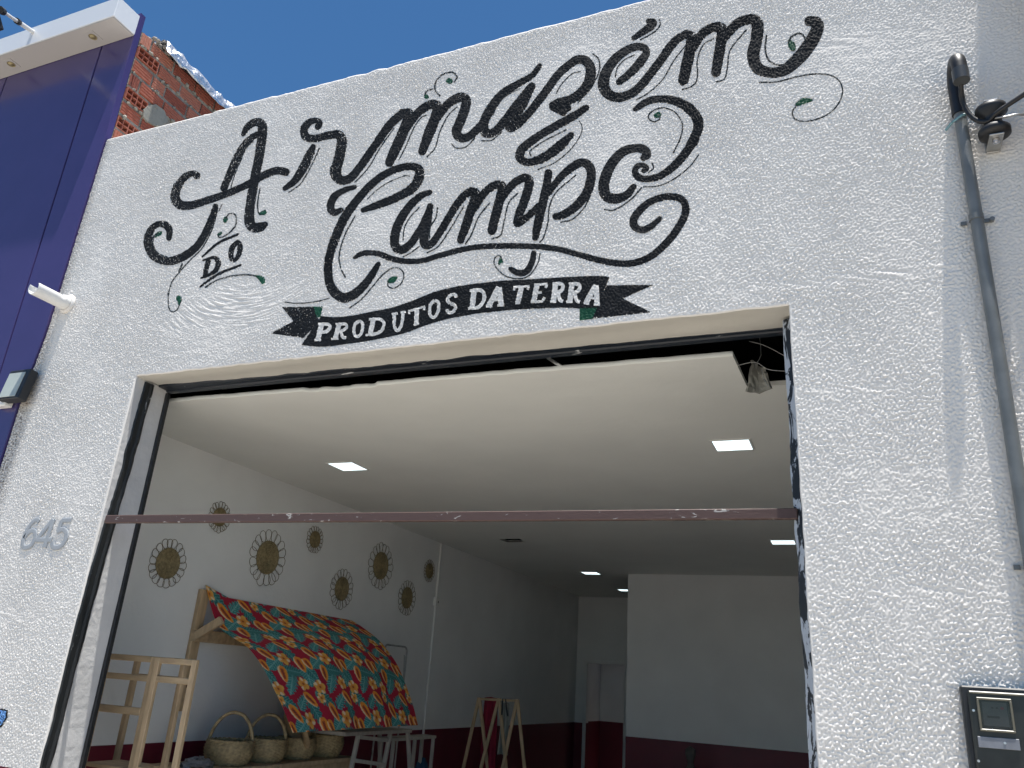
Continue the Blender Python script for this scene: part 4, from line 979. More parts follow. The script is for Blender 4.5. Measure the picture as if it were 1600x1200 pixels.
# electricity meter
ml, mr, mt = 0.258, 0.475, 1.677
mt_ = thing('electricity_meter', 'dark wall mounted electricity meter box with window and grey plate', 'meter', (0.366, 0, 1.2))
yf = -0.052
part('case', M['black_metal'], mt_, MB().box(((ml+mr)/2, -0.02, 1.43), (mr-ml, 0.04, mt-1.18), None, 0.004))
fr = MB(); fr.box(((ml+mr)/2+0.006, yf+0.006, 1.552), (mr-ml-0.018, 0.016, 0.226), None, 0.005)
part('upper_cover', M['meter_body'], mt_, fr)
fr = MB(); fr.box(((ml+mr)/2+0.006, yf+0.002, 1.305), (mr-ml-0.018, 0.020, 0.240), None, 0.005)
part('lower_cover', M['meter_body'], mt_, fr)
part('trim', M['meter_frame'], mt_, MB().box(((ml+mr)/2+0.006, yf-0.004, 1.661), (mr-ml-0.026, 0.006, 0.005), None, 0.001).box(((ml+mr)/2+0.02, yf-0.0095, 1.418), (mr-ml-0.05, 0.005, 0.005), None, 0.001))
yy = yf-0.005
wq = [on(1, yy, *p) for p in ((1527, 1092), (1580, 1093), (1583, 1144), (1533, 1140))]
wx0, wx1, wz0, wz1 = (wq[0][0]+wq[3][0])/2, (wq[1][0]+wq[2][0])/2, (wq[2][2]+wq[3][2])/2, (wq[0][2]+wq[1][2])/2
wf = MB(); wcx, wcz = (wx0+wx1)/2, (wz0+wz1)/2; ww, wh = wx1-wx0, wz1-wz0
for (ccx, ccz, sx_, sz_) in ((wcx, wz1, ww+0.006, 0.006), (wcx, wz0, ww+0.006, 0.006), (wx0, wcz, 0.006, wh-0.006), (wx1, wcz, 0.006, wh-0.006)):
    wf.box((ccx, yy-0.001, ccz), (sx_, 0.010, sz_), None, 0.0015)
wfo = part('window_frame', M['meter_frame'], mt_, wf)
part('dial_plate', M['meter_face'], wfo, MB().box((wcx, yy+0.0005, wcz+0.002), (ww-0.02, 0.003, wh-0.02)))
part('dial_mark', M['meter_red'], wfo, MB().box((wcx+0.018, yy-0.0018, wcz+0.018), (0.008, 0.002, 0.006)))
part('dial_mark', M['black_metal'], wfo, MB().box((wcx+0.005, yy-0.0018, wcz+0.018), (0.005, 0.002, 0.004)).box((wcx-0.006, yy-0.0018, wcz+0.018), (0.005, 0.002, 0.004)).box((wcx-0.006, yy-0.0018, wcz-0.006), (0.03, 0.002, 0.006)))
part('window_glass', M['glass'], wfo, MB().box((wcx, yy-0.0035, wcz), (ww-0.007, 0.001, wh-0.007)))
lq = [on(1, yy, *p) for p in ((1527, 1149.5), (1592, 1153), (1594, 1172), (1529, 1168))]
part('label_plate', M['meter_plate'], mt_, MB().box(((lq[0][0]+lq[1][0])/2, yy-0.0015, (lq[0][2]+lq[3][2])/2), (lq[1][0]-lq[0][0], 0.003, lq[0][2]-lq[3][2]-0.002), None, 0.0008))
scw = MB()
for p in ((1521, 1110), (1529, 1189), (1570, 1161)):
    w_ = on(1, yy-0.003, *p); scw.tube([(w_[0], yy+0.002, w_[2]), (w_[0], yy-0.006, w_[2])], 0.0035, 8)
part('screw', M['steel_bright'], mt_, scw)

# the bar across the opening
b0 = on(1, -0.016, 168, 804.5); b1 = on(1, 0.096, 1246, 797)
zb = (b0[2]+b1[2])/2-0.018
bar = MB(); b0 = np.array([b0[0], -0.016, zb]); b1 = np.array([b1[0]+0.0, 0.096, zb])
bar.beam(b0, b1, 0.022, 0.038, (0, 0, 1), 0.003)
bar_ = solo(bar, 'crossbar', M['bar_rust'], 'rusty red steel bar with white paint splashes spanning the open doorway', 'steel bar')
ps = MB(); dirb = (b1-b0)/np.linalg.norm(b1-b0)
# ------------------------------------------------------------------ ceiling lights
for (q0, q1, q2, q3), lab in ((((1113, 688), (1169, 685.5), (1176, 701.5), (1121, 703.5)), 'square ceiling light at the front right, nearest the broken ceiling corner'),
                              (((513, 722.5), (549, 721), (573, 734), (538, 735)), 'square ceiling light at the front left, above the woven wall discs'),
                              (((1203, 843.5), (1241, 842.5), (1243, 850), (1208, 850.5)), 'square ceiling light beside the right jamb just under the steel bar'),
                              (((908, 892.5), (929, 893), (938, 897.5), (918, 897.5)), 'square ceiling light in the passage left of the partition wall'),
                              (((965, 920), (985, 919.5), (995, 924), (975, 924)), 'farthest square ceiling light, half hidden by the partition wall')):
    c = sum(on(2, ZC, *q) for q in (q0, q1, q2, q3))/4
    if q0[0] == 965: c = np.array([-2.98, c[1], ZC])
    t = thing('ceiling_light', lab, 'ceiling light', (c[0], c[1], ZC), 'square recessed ceiling lights')
    s_ = 0.098; f = MB()
    for (dx, dy, lx, ly) in ((0, s_+.006, 2*s_+.024, .012), (0, -s_-.006, 2*s_+.024, .012), (s_+.006, 0, .012, 2*s_), (-s_-.006, 0, .012, 2*s_)):
        f.box((c[0]+dx, c[1]+dy, ZC-0.003), (lx, ly, 0.005))
    part('frame', M['white_pvc'], t, f); part('diffuser', M['led'], t, MB().box((c[0], c[1], ZC-0.0025), (2*s_-0.001, 2*s_-0.001, 0.003)))
# loose bits at the broken ceiling edge
hg0 = on(1, 0.27, 861, 560); hg1 = on(1, 0.36, 879, 582)
solo(MB().beam((hg0[0], 0.240, ZH-0.016), (hg1[0], 0.338, ZC+0.020), 0.020, 0.003), 'ceiling_hanger', M['steel_bright'], 'bright metal strip bridging the dark gap between header and ceiling', 'metal strip')
fq = [on(1, 0.62, *p) for p in ((1177, 560), (1190, 575), (1204, 607), (1168, 612))]
fl_ = MB(); rows = []
for v in np.linspace(0, 1, 7):
    r = []
    for u in np.linspace(0, 1, 7):
        p = (fq[0]*(1-u)+fq[1]*u)*(1-v)+(fq[3]*(1-u)+fq[2]*u)*v
        r.append(p+np.array([rng.normal()*0.003, 0.03*math.sin(u*3)+rng.normal()*0.004, rng.normal()*0.003]))
    rows.append(r)
fl_.grid(rows, False)
fo_ = solo(fl_, 'gypsum_flap', M['plaster_chunk'], 'torn grey gypsum flap hanging in the broken ceiling corner', 'plaster flap'); fo_.modifiers.new('t', 'SOLIDIFY').thickness = 0.012
lw = thing('loose_wires', 'tangle of thin loose wires in the dark hole above the right jamb', 'wires', (-0.25, 0.45, 2.95))
for pl in ([(1170, 533), (1195, 540), (1226, 556)], [(1190, 575), (1193, 590), (1200, 604)], [(1152, 571), (1180, 566), (1200, 577), (1228, 580)], [(1187, 528), (1189, 555), (1180, 570)]):
    P3 = [on(1, 0.45, x, y) for x, y in pl]; part('wire', M['galv'], lw, MB().tube(spline([tuple(p) for p in P3], 0.01), 0.0016, 5))

# ------------------------------------------------------------------ woven discs on the left wall
discs = [(342, 808, 25, 15, 'woven straw disc with looped rim, partly behind the steel bar'), (261, 880, 40, 25, 'large woven straw disc with looped rim, nearest the left jamb'),
         (417, 871, 45, 27, 'largest woven straw disc with looped rim, straight above the floral cloth'), (491, 843, 22, 13.5, 'small woven straw disc high under the steel bar'),
         (533, 920, 32, 19, 'woven straw disc low, just over the curved top of the floral cloth'), (594, 884, 37, 22, 'large woven straw disc among the three right of the floral cloth top'),
         (635, 934, 28, 17, 'woven straw disc lowest beside the white wall conduit'), (670, 892, 18, 12, 'smallest woven straw disc, touching the white wall conduit')]
for (px, py, h1, h2, lab) in discs:
    c = on(0, XW, px, py); Ro = (on(0, XW, px, py-h1)[2]-on(0, XW, px, py+h1)[2])/2; Ri = Ro*h2/h1
    t = thing('woven_disc', lab, 'wall decoration', (XW, c[1], c[2]), 'woven straw discs on the left wall')
    n_ = 60; prof = []
    nr = 9
    for k in range(nr*4+1):
        r = Ri*(1-k/(nr*4)); prof.append((r, 0.010+0.0032*math.cos(k*math.pi/2)))
    prof = [(Ri, 0.004)]+prof
    Mx = Matrix.Translation((XW, c[1], c[2])) @ Matrix.Rotation(math.pi/2, 4, 'Y')
    part('woven_centre', M['straw'], t, MB().lathe(prof, 40, Mx))
    lp = MB(); nl = 18
    for k in range(nl):
        a = 2*math.pi*k/nl+rng.normal()*0.03; R1_, wdt = (Ro-Ri*0.93)/2*(1+rng.normal()*0.05), (2*math.pi*Ro/nl)*0.62
        P3 = []
        for s_ in range(15):
            u = 2*math.pi*s_/14; rr = Ri*0.95+R1_*(1-math.cos(u)); off = wdt*math.sin(u)*(0.55+0.45*(1-math.cos(u))/2)
            yy_ = rr*math.cos(a)-off*math.sin(a); zz_ = rr*math.sin(a)+off*math.cos(a)
            P3.append((XW+0.007+0.003*math.sin(u), c[1]+yy_, c[2]+zz_))
        lp.tube(P3, 0.0019, 4, False)
    part('loop_rim', M['straw_wire'], t, lp)

# ------------------------------------------------------------------ wall conduit with switch
wc = thing('wall_conduit', 'thin white conduit with a small switch box running down the left wall', 'conduit', (XW, 4.45, 1.2))
t0 = on(0, XW, 688, 853); t1 = on(0, XW, 660, 1138); yc = (t0[1]+t1[1])/2
part('pipe', M['white_pvc'], wc, MB().tube([(XW+0.013, yc, 0.3), (XW+0.013, yc, ZC-0.01)], 0.0125, 10))
zs = on(0, XW, 678, 940)[2]
sb = part('switch_box', M['white_pvc'], wc, MB().box((XW+0.018, yc, zs), (0.035, 0.075, 0.085), None, 0.004))
part('switch_button', M['black_metal'], sb, MB().box((XW+0.037, yc+0.01, zs), (0.004, 0.012, 0.02)))

# ------------------------------------------------------------------ floral cloth on its wooden frame
ya_, yb_ = 1.459, 3.172
near = [(-3.965, 2.018)]+[tuple(on(1, 1.459, *q)[[0, 2]]) for q in ((334, 967), (345, 985), (365, 999), (383, 1010), (401, 1030), (417, 1055), (430, 1080), (444, 1109), (457, 1145))]
far = [(-3.965, 2.006)]+[tuple(on(1, 3.172, *q)[[0, 2]]) for q in ((565, 980), (592, 1002), (616, 1033), (628, 1057), (643, 1098), (651, 1133))]
nu, nv = 340, 230
sn = resamp([tuple(p[:2]) for p in spline([(*p, 1) for p in near], 0.02)], nv); sf_ = resamp([tuple(p[:2]) for p in spline([(*p, 1) for p in far], 0.02)], nv)
U = np.linspace(0, 1, nu)[:, None]; V = np.linspace(0, 1, nv)[None, :]
X = sn[None, :, 0]*(1-U)+sf_[None, :, 0]*U; Z = sn[None, :, 1]*(1-U)+sf_[None, :, 1]*U
bul = np.sin(U*math.pi)*np.sin(V*math.pi); X = X+0.035*bul; Z = Z+0.03*bul-0.012*np.sin(U*math.pi)*V*0
fold = (0.010*np.sin(U*19+2*V)+0.007*np.sin(U*41+V*3+1))*V**0.7
X = X+fold*0.7; Z = Z+fold*0.6*(1-V)
Y = ya_+(yb_-ya_)*U+0.01*np.sin(V*6)
# turned-up corner at the near top
k_ = np.clip(1-U*9, 0, 1)*np.clip(1-V*5, 0, 1); Z = Z+0.055*k_; Y = Y-0.05*k_
P = np.stack([X, Y, Z], 2)
# printed pattern: leaves, papaya halves and hibiscus on red, repeated over the cloth
su = U*1.75/1.22+0*V; sv = V*1.18/1.15+0*U
TW, THt = 0.35, 0.40
rowi = np.floor(sv/THt); tu = su % TW; tv = sv % THt
colr = np.zeros((nu, nv, 3)); colr[:] = (0.40, 0.008, 0.035)
def lay(mask, c): colr[mask] = c if np.ndim(c) == 1 else np.asarray(c)[mask]
def local(cx, cy, ang):
    best = None
    for ox in (-TW, 0, TW):
        for oy in (-THt, 0, THt):
            dx = tu-(cx+ox); dy = tv-(cy+oy); ca, sa = math.cos(ang), math.sin(ang)
            a = dx*ca+dy*sa; b = -dx*sa+dy*ca
            if best is None: best = [a, b]
            else:
                m = a*a+b*b < best[0]**2+best[1]**2; best[0] = np.where(m, a, best[0]); best[1] = np.where(m, b, best[1])
    return best
def leaf(cx, cy, ang, L_, W_, dark, lite, fing=0):
    a, b = local(cx, cy, ang); s = np.clip(a/L_, -1, 1)
    prof = W_*np.sqrt(np.clip(1-s*s, 0, 1))*(1-0.35*s)
    if fing: prof = prof*(0.55+0.45*np.abs(np.cos((a/L_)*fing-np.abs(b)*30)))
    m = np.abs(b) < prof
    lay(m, dark)
    vein = m & ((np.abs(b) < 0.0032) | (np.abs(((a-np.abs(b)*0.8)/0.019) % 1-0.5) < 0.12))
    lay(vein, lite)
teal, tealL, teal2, teal2L = (0.020, 0.150, 0.145), (0.13, 0.36, 0.34), (0.035, 0.215, 0.215), (0.20, 0.46, 0.43)
leaf(0.05, 0.05, 0.6, 0.085, 0.05, teal, tealL, 9); leaf(0.16, 0.34, 2.2, 0.09, 0.05, teal2, teal2L, 9); leaf(0.28, 0.13, 1.2, 0.09, 0.045, teal, tealL, 8)
leaf(0.10, 0.20, 2.6, 0.075, 0.05, teal2, teal2L); leaf(0.23, 0.26, 0.2, 0.08, 0.05, teal, tealL, 10); leaf(0.33, 0.30, 1.7, 0.07, 0.045, teal2, teal2L); leaf(0.19, 0.06, -0.7, 0.07, 0.04, teal2, teal2L, 8); leaf(0.02, 0.28, 1.1, 0.06, 0.035, teal, tealL)
def papaya(cx, cy, ang, L_, W_):
    a, b = local(cx, cy, ang); s = a/L_; prof = W_*np.sqrt(np.clip(1-s*s, 0, 1))*(1-0.3*s); e = np.abs(b)/np.maximum(prof, 1e-6); m = (np.abs(s) < 1) & (e < 1)
    base = np.zeros_like(colr); base[:] = (0.80, 0.24, 0.025); f = np.clip((e-0.45)/0.4, 0, 1)[..., None]
    base = base*(1-f)+np.array((0.78, 0.36, 0.03))*f
    hi = (b > prof*0.62)[..., None]; base = np.where(hi, np.array((0.85, 0.62, 0.36)), base)
    lay(m, base); lay(m & (e < 0.33) & (np.abs(s) < 0.62), (0.42, 0.06, 0.02)); lay(m & (e < 0.22) & (np.abs(s) < 0.5) & (np.sin(a*420)*np.sin(b*500) > 0.1), (0.06, 0.02, 0.02))
papaya(0.09, 0.125, 1.0, 0.062, 0.031); papaya(0.27, 0.045, 0.9, 0.058, 0.029); papaya(0.13, 0.275, 1.75, 0.058, 0.031); papaya(0.315, 0.21, 1.45, 0.060, 0.033); papaya(0.02, 0.21, 1.3, 0.045, 0.026)
def flower(cx, cy, R_, rot):
    a, b = local(cx, cy, rot); r = np.hypot(a, b); th = np.arctan2(b, a); pet = R_*(0.72+0.28*np.abs(np.cos(2.5*th))); m = r < pet
    f = np.clip(r/R_, 0, 1)[..., None]; base = np.array((0.72, 0.20, 0.02))*(1-f)+np.array((0.86, 0.50, 0.10))*f
    base = np.where((np.sin(2.5*th+1) > 0.75)[..., None] & (f > 0.45), np.array((0.85, 0.66, 0.45)), base); lay(m, base); lay(r < R_*0.16, (0.35, 0.05, 0.02))
flower(0.20, 0.165, 0.050, 0.3); flower(0.035, 0.37, 0.048, 1.1); flower(0.265, 0.345, 0.044, 2.0); flower(0.01, 0.04, 0.034, 0.7)
me = bpy.data.meshes.new('floral_cloth'); cb = P.reshape(-1, 3); org = np.array([-3.55, 2.3, 1.24])
idx = np.arange(nu*nv).reshape(nu, nv); fc = np.stack([idx[:-1, :-1], idx[1:, :-1], idx[1:, 1:], idx[:-1, 1:]], -1).reshape(-1, 4)
me.from_pydata((cb-org).tolist(), [], fc.tolist()); me.polygons.foreach_set('use_smooth', [True]*len(fc))
ca_ = me.color_attributes.new('print', 'FLOAT_COLOR', 'POINT'); ca_.data.foreach_set('color', np.concatenate([colr.reshape(-1, 3), np.ones((nu*nv, 1))], 1).astype(np.float32).ravel())
m, t, p = new_mat('printed_cotton'); at = N(t, 'ShaderNodeVertexColor'); at.layer_name = 'print'; t.links.new(at.outputs[0], p.inputs['Base Color']); p.inputs['Roughness'].default_value = 0.9
me.materials.append(m); co_ = bpy.data.objects.new('floral_cloth', me); COL.objects.link(co_); co_.location = org
co_.modifiers.new('t', 'SOLIDIFY').thickness = 0.003
tag(co_, 'red and teal floral cloth printed with papayas, draped as an awning from the wall', 'cloth')

af = thing('awning_frame', 'raw pine frame on the left wall holding up the floral cloth', 'wooden frame', (-3.9, 1.4, 1.3))
def wood(nm, root, p, q, a, b, up=(0, 0, 1), mat='pine'): return part(nm, M[mat], root, MB().beam(p, q, a, b, up, 0.003))
yp = 1.415
wood('post', af, (-3.972, yp, 1.30), (-3.972, yp, 2.045), 0.032, 0.075, (0, 1, 0)); wood('post', af, (-3.972, 3.10, 1.30), (-3.972, 3.10, 2.0), 0.032, 0.075, (0, 1, 0))
wood('rail', af, (-3.955, yp-0.04, 1.755), (-3.955, 3.14, 1.755), 0.045, 0.075, (0, 0, 1), 'pine_h')
for y in (yp-0.005, 3.10):
    wood('brace', af, (-3.945, y-0.02, 1.75), (-3.80, y+0.03, 1.86), 0.04, 0.05)
part('knot', M['knot'], af, MB().lathe([(0, 0.0006), (0.012, 0.0005), (0.016, 0)], 10, Matrix.Translation((-3.953, yp+0.0, 1.45)) @ Matrix.Rotation(math.pi/2, 4, 'Y')))

# ------------------------------------------------------------------ pine display racks by the jamb
def rack(label, x0, x1, y0, y1, shelves, top=1.605):
    t = thing('display_rack', label, 'wooden rack', ((x0+x1)/2, (y0+y1)/2, 0.02))
    for x in (x0, x1):
        for y in (y0, y1): wood('post', t, (x, y, 0.02), (x, y, top), 0.032, 0.026, (0, 1, 0))
    for y in (y0-0.002, y1+0.002):
        for z in [top-0.012, top-0.105]: wood('rail', t, (x0+0.014, y, z), (x1-0.014, y, z), 0.02, 0.03, (0, 0, 1), 'pine_h')
    for x in (x0, x1): wood('rail', t, (x, y0+0.014, top-0.012), (x, y1-0.014, top-0.012), 0.024, 0.026)
    for z in shelves:
        for k in range(4):
            y = y0+0.02+(y1-y0-0.04)*k/3; wood('slat', t, (x0+0.015, y, z), (x1-0.015, y, z), 0.055, 0.018, (0, 0, 1), 'pine_h')
    return t
r1 = rack('tall pine rack with shelf slats, right behind the left jamb', -3.70, -3.365, 0.52, 0.73, [1.075, 0.55])
wood('rail', r1, (-3.686, 0.515, 1.342), (-3.379, 0.515, 1.342), 0.02, 0.036, (0, 0, 1), 'pine_h')
r2 = thing('pine_easel', 'narrow open pine frame leaning beside the tall rack at the left jamb', 'wooden frame', (-3.2, 0.5, 0.02))
for x in (-3.318, -3.075): wood('post', r2, (x, 0.50, 0.02), (x, 0.50, 1.605), 0.032, 0.024, (0, 1, 0))
for z in (1.592, 1.502, 1.085, 0.5): wood('rail', r2, (-3.304, 0.50, z), (-3.089, 0.50, z), 0.02, 0.03, (0, 0, 1), 'pine_h')

# ------------------------------------------------------------------ bench with baskets
be = thing('wooden_bench', 'long pine bench under the floral cloth carrying a row of baskets', 'bench', (-3.72, 2.0, 0.02))
for k, x in enumerate((-3.90, -3.755, -3.61)): wood('board', be, (x, 1.10, 0.995), (x, 2.83, 0.995), 0.138, 0.028)
for y in (1.2, 2.79): part('side_panel', M['pine'], be, slab(-3.95, -3.56, y-0.014, y+0.014, 0.02, 0.980))
wood('rail', be, (-3.57, 1.22, 0.955), (-3.57, 2.77, 0.955), 0.02, 0.05)
def basket(label, cx, cy, cz, R_, H_, tall):
    t = thing('basket', label, 'basket', (cx, cy, cz), 'woven baskets on the bench')
    n = 64; rows = 15; P_ = []
    for j in range(rows*2+1):
        v = j/(rows*2); r = R_*(0.80+0.28*math.sin(min(1, v*1.15)*math.pi*0.62)-0.06*v)
        ringp = []
        for i in range(n+1):
            a = 2*math.pi*i/n; wv_ = math.cos(a*16+math.pi*((j//2) % 2))*0.0075*(1 if j % 2 else 0.25); rr = r+wv_+(0.003 if j % 2 else -0.003)
            ringp.append((cx+rr*math.cos(a), cy+rr*math.sin(a), cz+H_*v))
        P_.append(ringp)
    mb = MB(); mb.grid(P_, True)
    mb.add([(cx+R_*0.8*math.cos(2*math.pi*i/24), cy+R_*0.8*math.sin(2*math.pi*i/24), cz+0.004) for i in range(24)], [tuple(range(24))])
    mb.add([(cx+R_*0.9*math.cos(2*math.pi*i/24), cy+R_*0.9*math.sin(2*math.pi*i/24), cz+H_*0.45) for i in range(24)], [tuple(range(24))])
    part('body', M['wicker'], t, mb, False)
    rt_ = np.hypot(P_[-1][0][0]-cx, P_[-1][0][1]-cy)
    rim = MB()
    for ph in (0, math.pi):
        rim.tube([(cx+(rt_+0.004*math.cos(a*14+ph))*math.cos(a), cy+(rt_+0.004*math.cos(a*14+ph))*math.sin(a), cz+H_+0.005*math.sin(a*14+ph)) for a in np.linspace(0, 2*math.pi, 73)[:-1]], 0.006, 5, False, True)
    part('rim', M['wicker'], t, rim)
    if tall:
        dirv = np.array([0.80, 0.60]); side = np.array([-0.6, 0.8]); ha = MB()
        for off in (-0.012, 0.012):
            pts = []
            for a in np.linspace(0, math.pi, 26):
                pts.append((cx+dirv[0]*rt_*0.97*math.cos(a)+side[0]*(off+0.006*math.sin(a*12)), cy+dirv[1]*rt_*0.97*math.cos(a)+side[1]*(off+0.006*math.sin(a*12)), cz+H_*0.75+(tall+H_*0.25)*math.sin(a)))
            ha.tube(pts, 0.0105, 6)
        part('handle', M['wicker'], t, ha)
bz = 1.0105
basket('woven basket with tall arched handle, nearest the pine racks', -3.70, 1.605, bz, 0.142, 0.135, 0.165)
basket('woven basket with arched handle, second from the pine racks', -3.70, 1.955, bz, 0.135, 0.135, 0.150)
basket('woven basket with a straw hat resting against its rim', -3.70, 2.29, bz, 0.130, 0.13, 0)
basket('darker woven basket at the far end of the row, under the cloth hem', -3.70, 2.625, bz, 0.135, 0.14, 0)
ht = MB(); Mh = Matrix.Translation((-3.66, 2.20, 1.185)) @ Matrix.Rotation(math.radians(-55), 4, 'X') @ Matrix.Rotation(math.radians(20), 4, 'Y')
ht.lathe([(0.15, 0.012), (0.13, 0.0), (0.085, 0.0), (0.080, 0.04), (0.070, 0.075), (0.04, 0.088), (0, 0.09)], 28, Mh)
hat = solo(ht, 'straw_hat', M['hat'], 'brown straw hat leaning between the baskets under the cloth', 'hat'); hat.modifiers.new('t', 'SOLIDIFY').thickness = 0.003
cr = MB(); c = np.array([-3.66, 1.30, 1.012]); rows = []
for v in np.linspace(0, 1, 9):
    rows.append([(c[0]+(0.08*math.cos(a)*math.cos(v*1.5)+rng.normal()*0.010), c[1]+0.11*math.sin(a)*math.cos(v*1.5)+rng.normal()*0.010, c[2]+0.05*math.sin(v*1.5)+abs(rng.normal())*0.008) for a in np.linspace(0, 2*math.pi, 18)])
    rows[-1][-1] = rows[-1][0]
cr.grid(rows, False)
solo(cr, 'crumpled_bag', M['grey_film'], 'crumpled grey plastic bag lying on the bench before the first basket', 'bag')

# ------------------------------------------------------------------ trestle stands past the bench
tb = thing('trestle_table', 'pale trestle table with splayed legs under the far end of the cloth', 'trestle table', (-3.45, 2.95, 0.02))
pA = on(0, -3.4, 536, 1146.5); pB = on(0, -3.4, 641, 1138)
zt_ = (pA[2]+pB[2])/2
part('top', M['pale_wood'], tb, MB().box((-3.55, (pA[1]+pB[1])/2, zt_-0.01), (0.34, pB[1]-pA[1], 0.026), None, 0.003))
def leg(root, px0, py0, px1, py1, x, wd=0.028, mat='pale_wood', nm='leg', zlo=0.02):
    a = on(0, x, px0, py0); b = on(0, x, px1, py1); d = b-a; b2 = a+d*((zlo-a[2])/d[2]) if zlo is not None else b
    return part(nm, M[mat], root, MB().beam(a, b2, wd, wd, (0, 1, 0), 0.003))
leg(tb, 560, 1148, 549, 1200, -3.42); leg(tb, 610, 1144, 599, 1200, -3.42); leg(tb, 593, 1146, 594, 1190, -3.70); leg(tb, 637, 1141, 640, 1195, -3.46)
for (a, b) in (((560, 1151.5), (606, 1157)), ((553, 1188), (601, 1195))):
    p0, p1 = on(0, -3.41, *a), on(0, -3.41, *b); wood('crossbar', tb, p0, p1, 0.018, 0.026, (0, 0, 1), 'pale_wood')
ts = thing('side_stand', 'low pale wooden stand behind the trestle table near the wall conduit', 'stand', (-3.4, 3.4, 0.02))
sA = on(0, -3.5, 613, 1157); sB = on(0, -3.5, 680, 1156); zst = 1.115
part('top', M['pale_wood'], ts, MB().box((-3.56, (sA[1]+sB[1])/2, zst), (0.14, sB[1]-sA[1], 0.024), None, 0.003))
for y in (sA[1]+0.03, sB[1]-0.36, sB[1]-0.03): wood('leg', ts, (-3.505, y, 0.02), (-3.505, y, zst-0.013), 0.026, 0.026, (0, 1, 0), 'pale_wood')
for y in (sA[1]+0.03, sB[1]-0.03): wood('leg', ts, (-3.615, y, 0.02), (-3.615, y, zst-0.013), 0.026, 0.026, (0, 1, 0), 'pale_wood')
bb = MB(); c = on(0, -3.6, 662, 1196); c = np.array([-3.62, c[1], c[2]]); rows = []
for v in np.linspace(0, 1, 9):
    rr = 0.10*math.sqrt(max(0.02, 1-v*v))+0.01
    rows.append([(c[0]+rr*0.6*math.cos(a)+rng.normal()*0.006, c[1]+rr*1.3*math.sin(a)+rng.normal()*0.006, c[2]-0.30+0.36*v) for a in np.linspace(0, 2*math.pi, 17)]); rows[-1][-1] = rows[-1][0]
bb.grid(rows, True)
tag(solo(bb, 'blue_bag', M['blue_cloth'], 'blue plastic bag hanging inside the low pale stand', 'bag'))
# thin metal garment rail behind the cloth
gr = thing('garment_rail', 'thin metal garment rail standing behind the far end of the cloth', 'garment rail', (-3.8, 3.8, 0.02))
g0, g1, g2 = (on(0, -3.82, *q) for q in ((603, 1010), (608, 1007.5), (635, 1009)))
zg = g1[2]
yA_, yB_ = g0[1]-0.02, g2[1]+0.02
gp_ = [(-3.82, yA_, 0.03), (-3.82, yA_, zg-0.06)]+[(-3.82, yA_+0.05-0.05*math.cos(a), zg-0.05+0.05*math.sin(a)) for a in np.linspace(0.2, math.pi/2, 5)]+[(-3.82, yB_-0.05+0.05*math.sin(a), zg-0.05+0.05*math.cos(a)) for a in np.linspace(0, math.pi/2-0.2, 5)]+[(-3.82, yB_, zg-0.06), (-3.82, yB_, 0.03)]
part('frame', M['galv'], gr, MB().tube(gp_, 0.008, 8))
part('hanger', M['galv'], gr, MB().tube([(-3.82, g2[1]-0.02, zg-0.07), (-3.76, g2[1]-0.09, zg-0.30), (-3.80, g2[1]-0.02, zg-0.34), (-3.82, g2[1]+0.0, zg-0.08)], 0.005, 6))

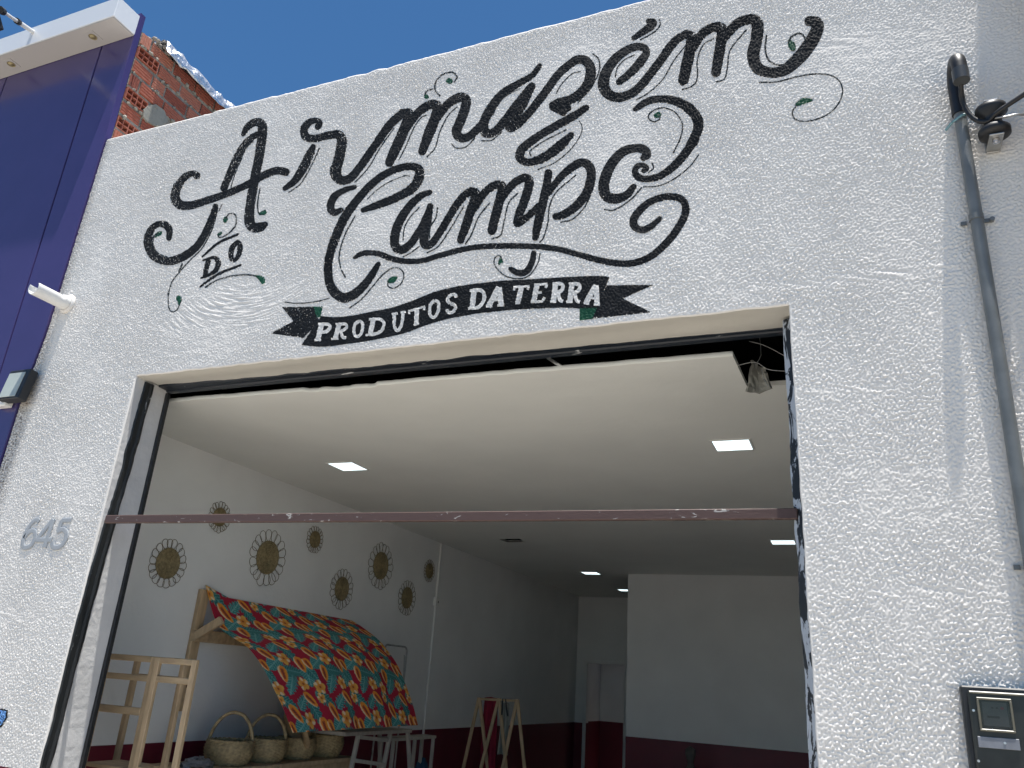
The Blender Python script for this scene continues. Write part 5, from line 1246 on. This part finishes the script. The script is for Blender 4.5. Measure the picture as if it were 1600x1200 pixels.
# ------------------------------------------------------------------ A-frame rack with a red garment
ar = thing('clothes_rack', 'pine clothes rack of three A-frames before the left wall', 'clothes rack', (-3.35, 5.0, 0.02))
YA = 5.0
def wy(q): return on(1, YA, *q)
def aleg(a, b, dy, wd=0.030):
    p = wy(a); q_ = wy(b); d = q_-p; q2 = p+d*((0.02-p[2])/d[2]); q2[1] = YA+dy*2.2
    part('leg', M['pine'], ar, MB().beam(p, q2, wd, 0.022, (0, 1, 0), 0.002))
for (ap, lft, rgt) in (((748.5, 1090), (726, 1200), (760, 1200)), ((779.5, 1091), (754, 1197), (789, 1200)), ((808, 1093), (789, 1190), (818, 1200))):
    aleg(ap, lft, -0.03); aleg((ap[0]+0.5, ap[1]), rgt, 0.03)
pa, pb = wy((746, 1092)), wy((810, 1095)); wood('rail', ar, pa, pb, 0.022, 0.022, (0, 0, 1), 'pine_h')
def garment(name, mat, label, q0, q1, zl, y, seed, flare=1.25):
    p0, p1 = on(1, y, *q0), on(1, y, *q1); rows = []
    for v in np.linspace(0, 1, 22):
        r = []
        for u in np.linspace(0, 1, 26):
            xx = (p0[0]+p1[0])/2+(u-0.5)*(p1[0]-p0[0])*(1+(flare-1)*v); r.append((xx, y+0.028*math.sin(u*14+seed+v)*(0.3+v), p0[2]-v*(p0[2]-zl)-0.02*abs(u-0.5)))
        rows.append(r)
    mb = MB(); mb.grid(rows, True); o = solo(mb, name, M[mat], label, 'garment'); o.modifiers.new('t', 'SOLIDIFY').thickness = 0.004
garment('red_garment', 'red_cloth', 'long dark red garment hanging in the A-frame clothes rack', (757, 1088), (778, 1089), 0.55, 5.05, 0.4)
garment('grey_garment', 'grey_cloth', 'pale grey garment with dark straps hanging right in the clothes rack', (785, 1097), (796, 1098), 0.95, 5.06, 1.3, 1.5)
st_ = MB(); q0, q1, q2 = on(1, 4.99, 787, 1092), on(1, 4.99, 793, 1119), on(1, 4.99, 784, 1117)
st_.tube([q2, q0+np.array([-0.01, 0, 0]), q0+np.array([0.02, 0, 0]), q1], 0.008, 6); solo(st_, 'dark_strap', M['black_rubber'], 'thin black strap looped over the top rail of the clothes rack', 'strap')
# vague pale ornament in front of the partition
vz = on(1, 6.3, 1079, 1192); va = MB().lathe([(0, 0), (0.06, 0), (0.075, 0.05), (0.035, 0.11), (0.03, 0.15), (0.055, 0.22), (0.05, 0.27), (0, 0.30)], 18, Matrix.Translation((vz[0], 6.3, vz[2]-0.14)))
solo(va, 'vase', M['dim_clay'], 'slim grey vase standing before the dark band of the partition wall', 'vase')
sh = thing('plinth', 'dark plain plinth under the slim vase', 'plinth', (vz[0], 6.3, 0.02)); part('body', M['wainscot'], sh, slab(vz[0]-0.15, vz[0]+0.15, 6.15, 6.45, 0.02, vz[2]-0.142))
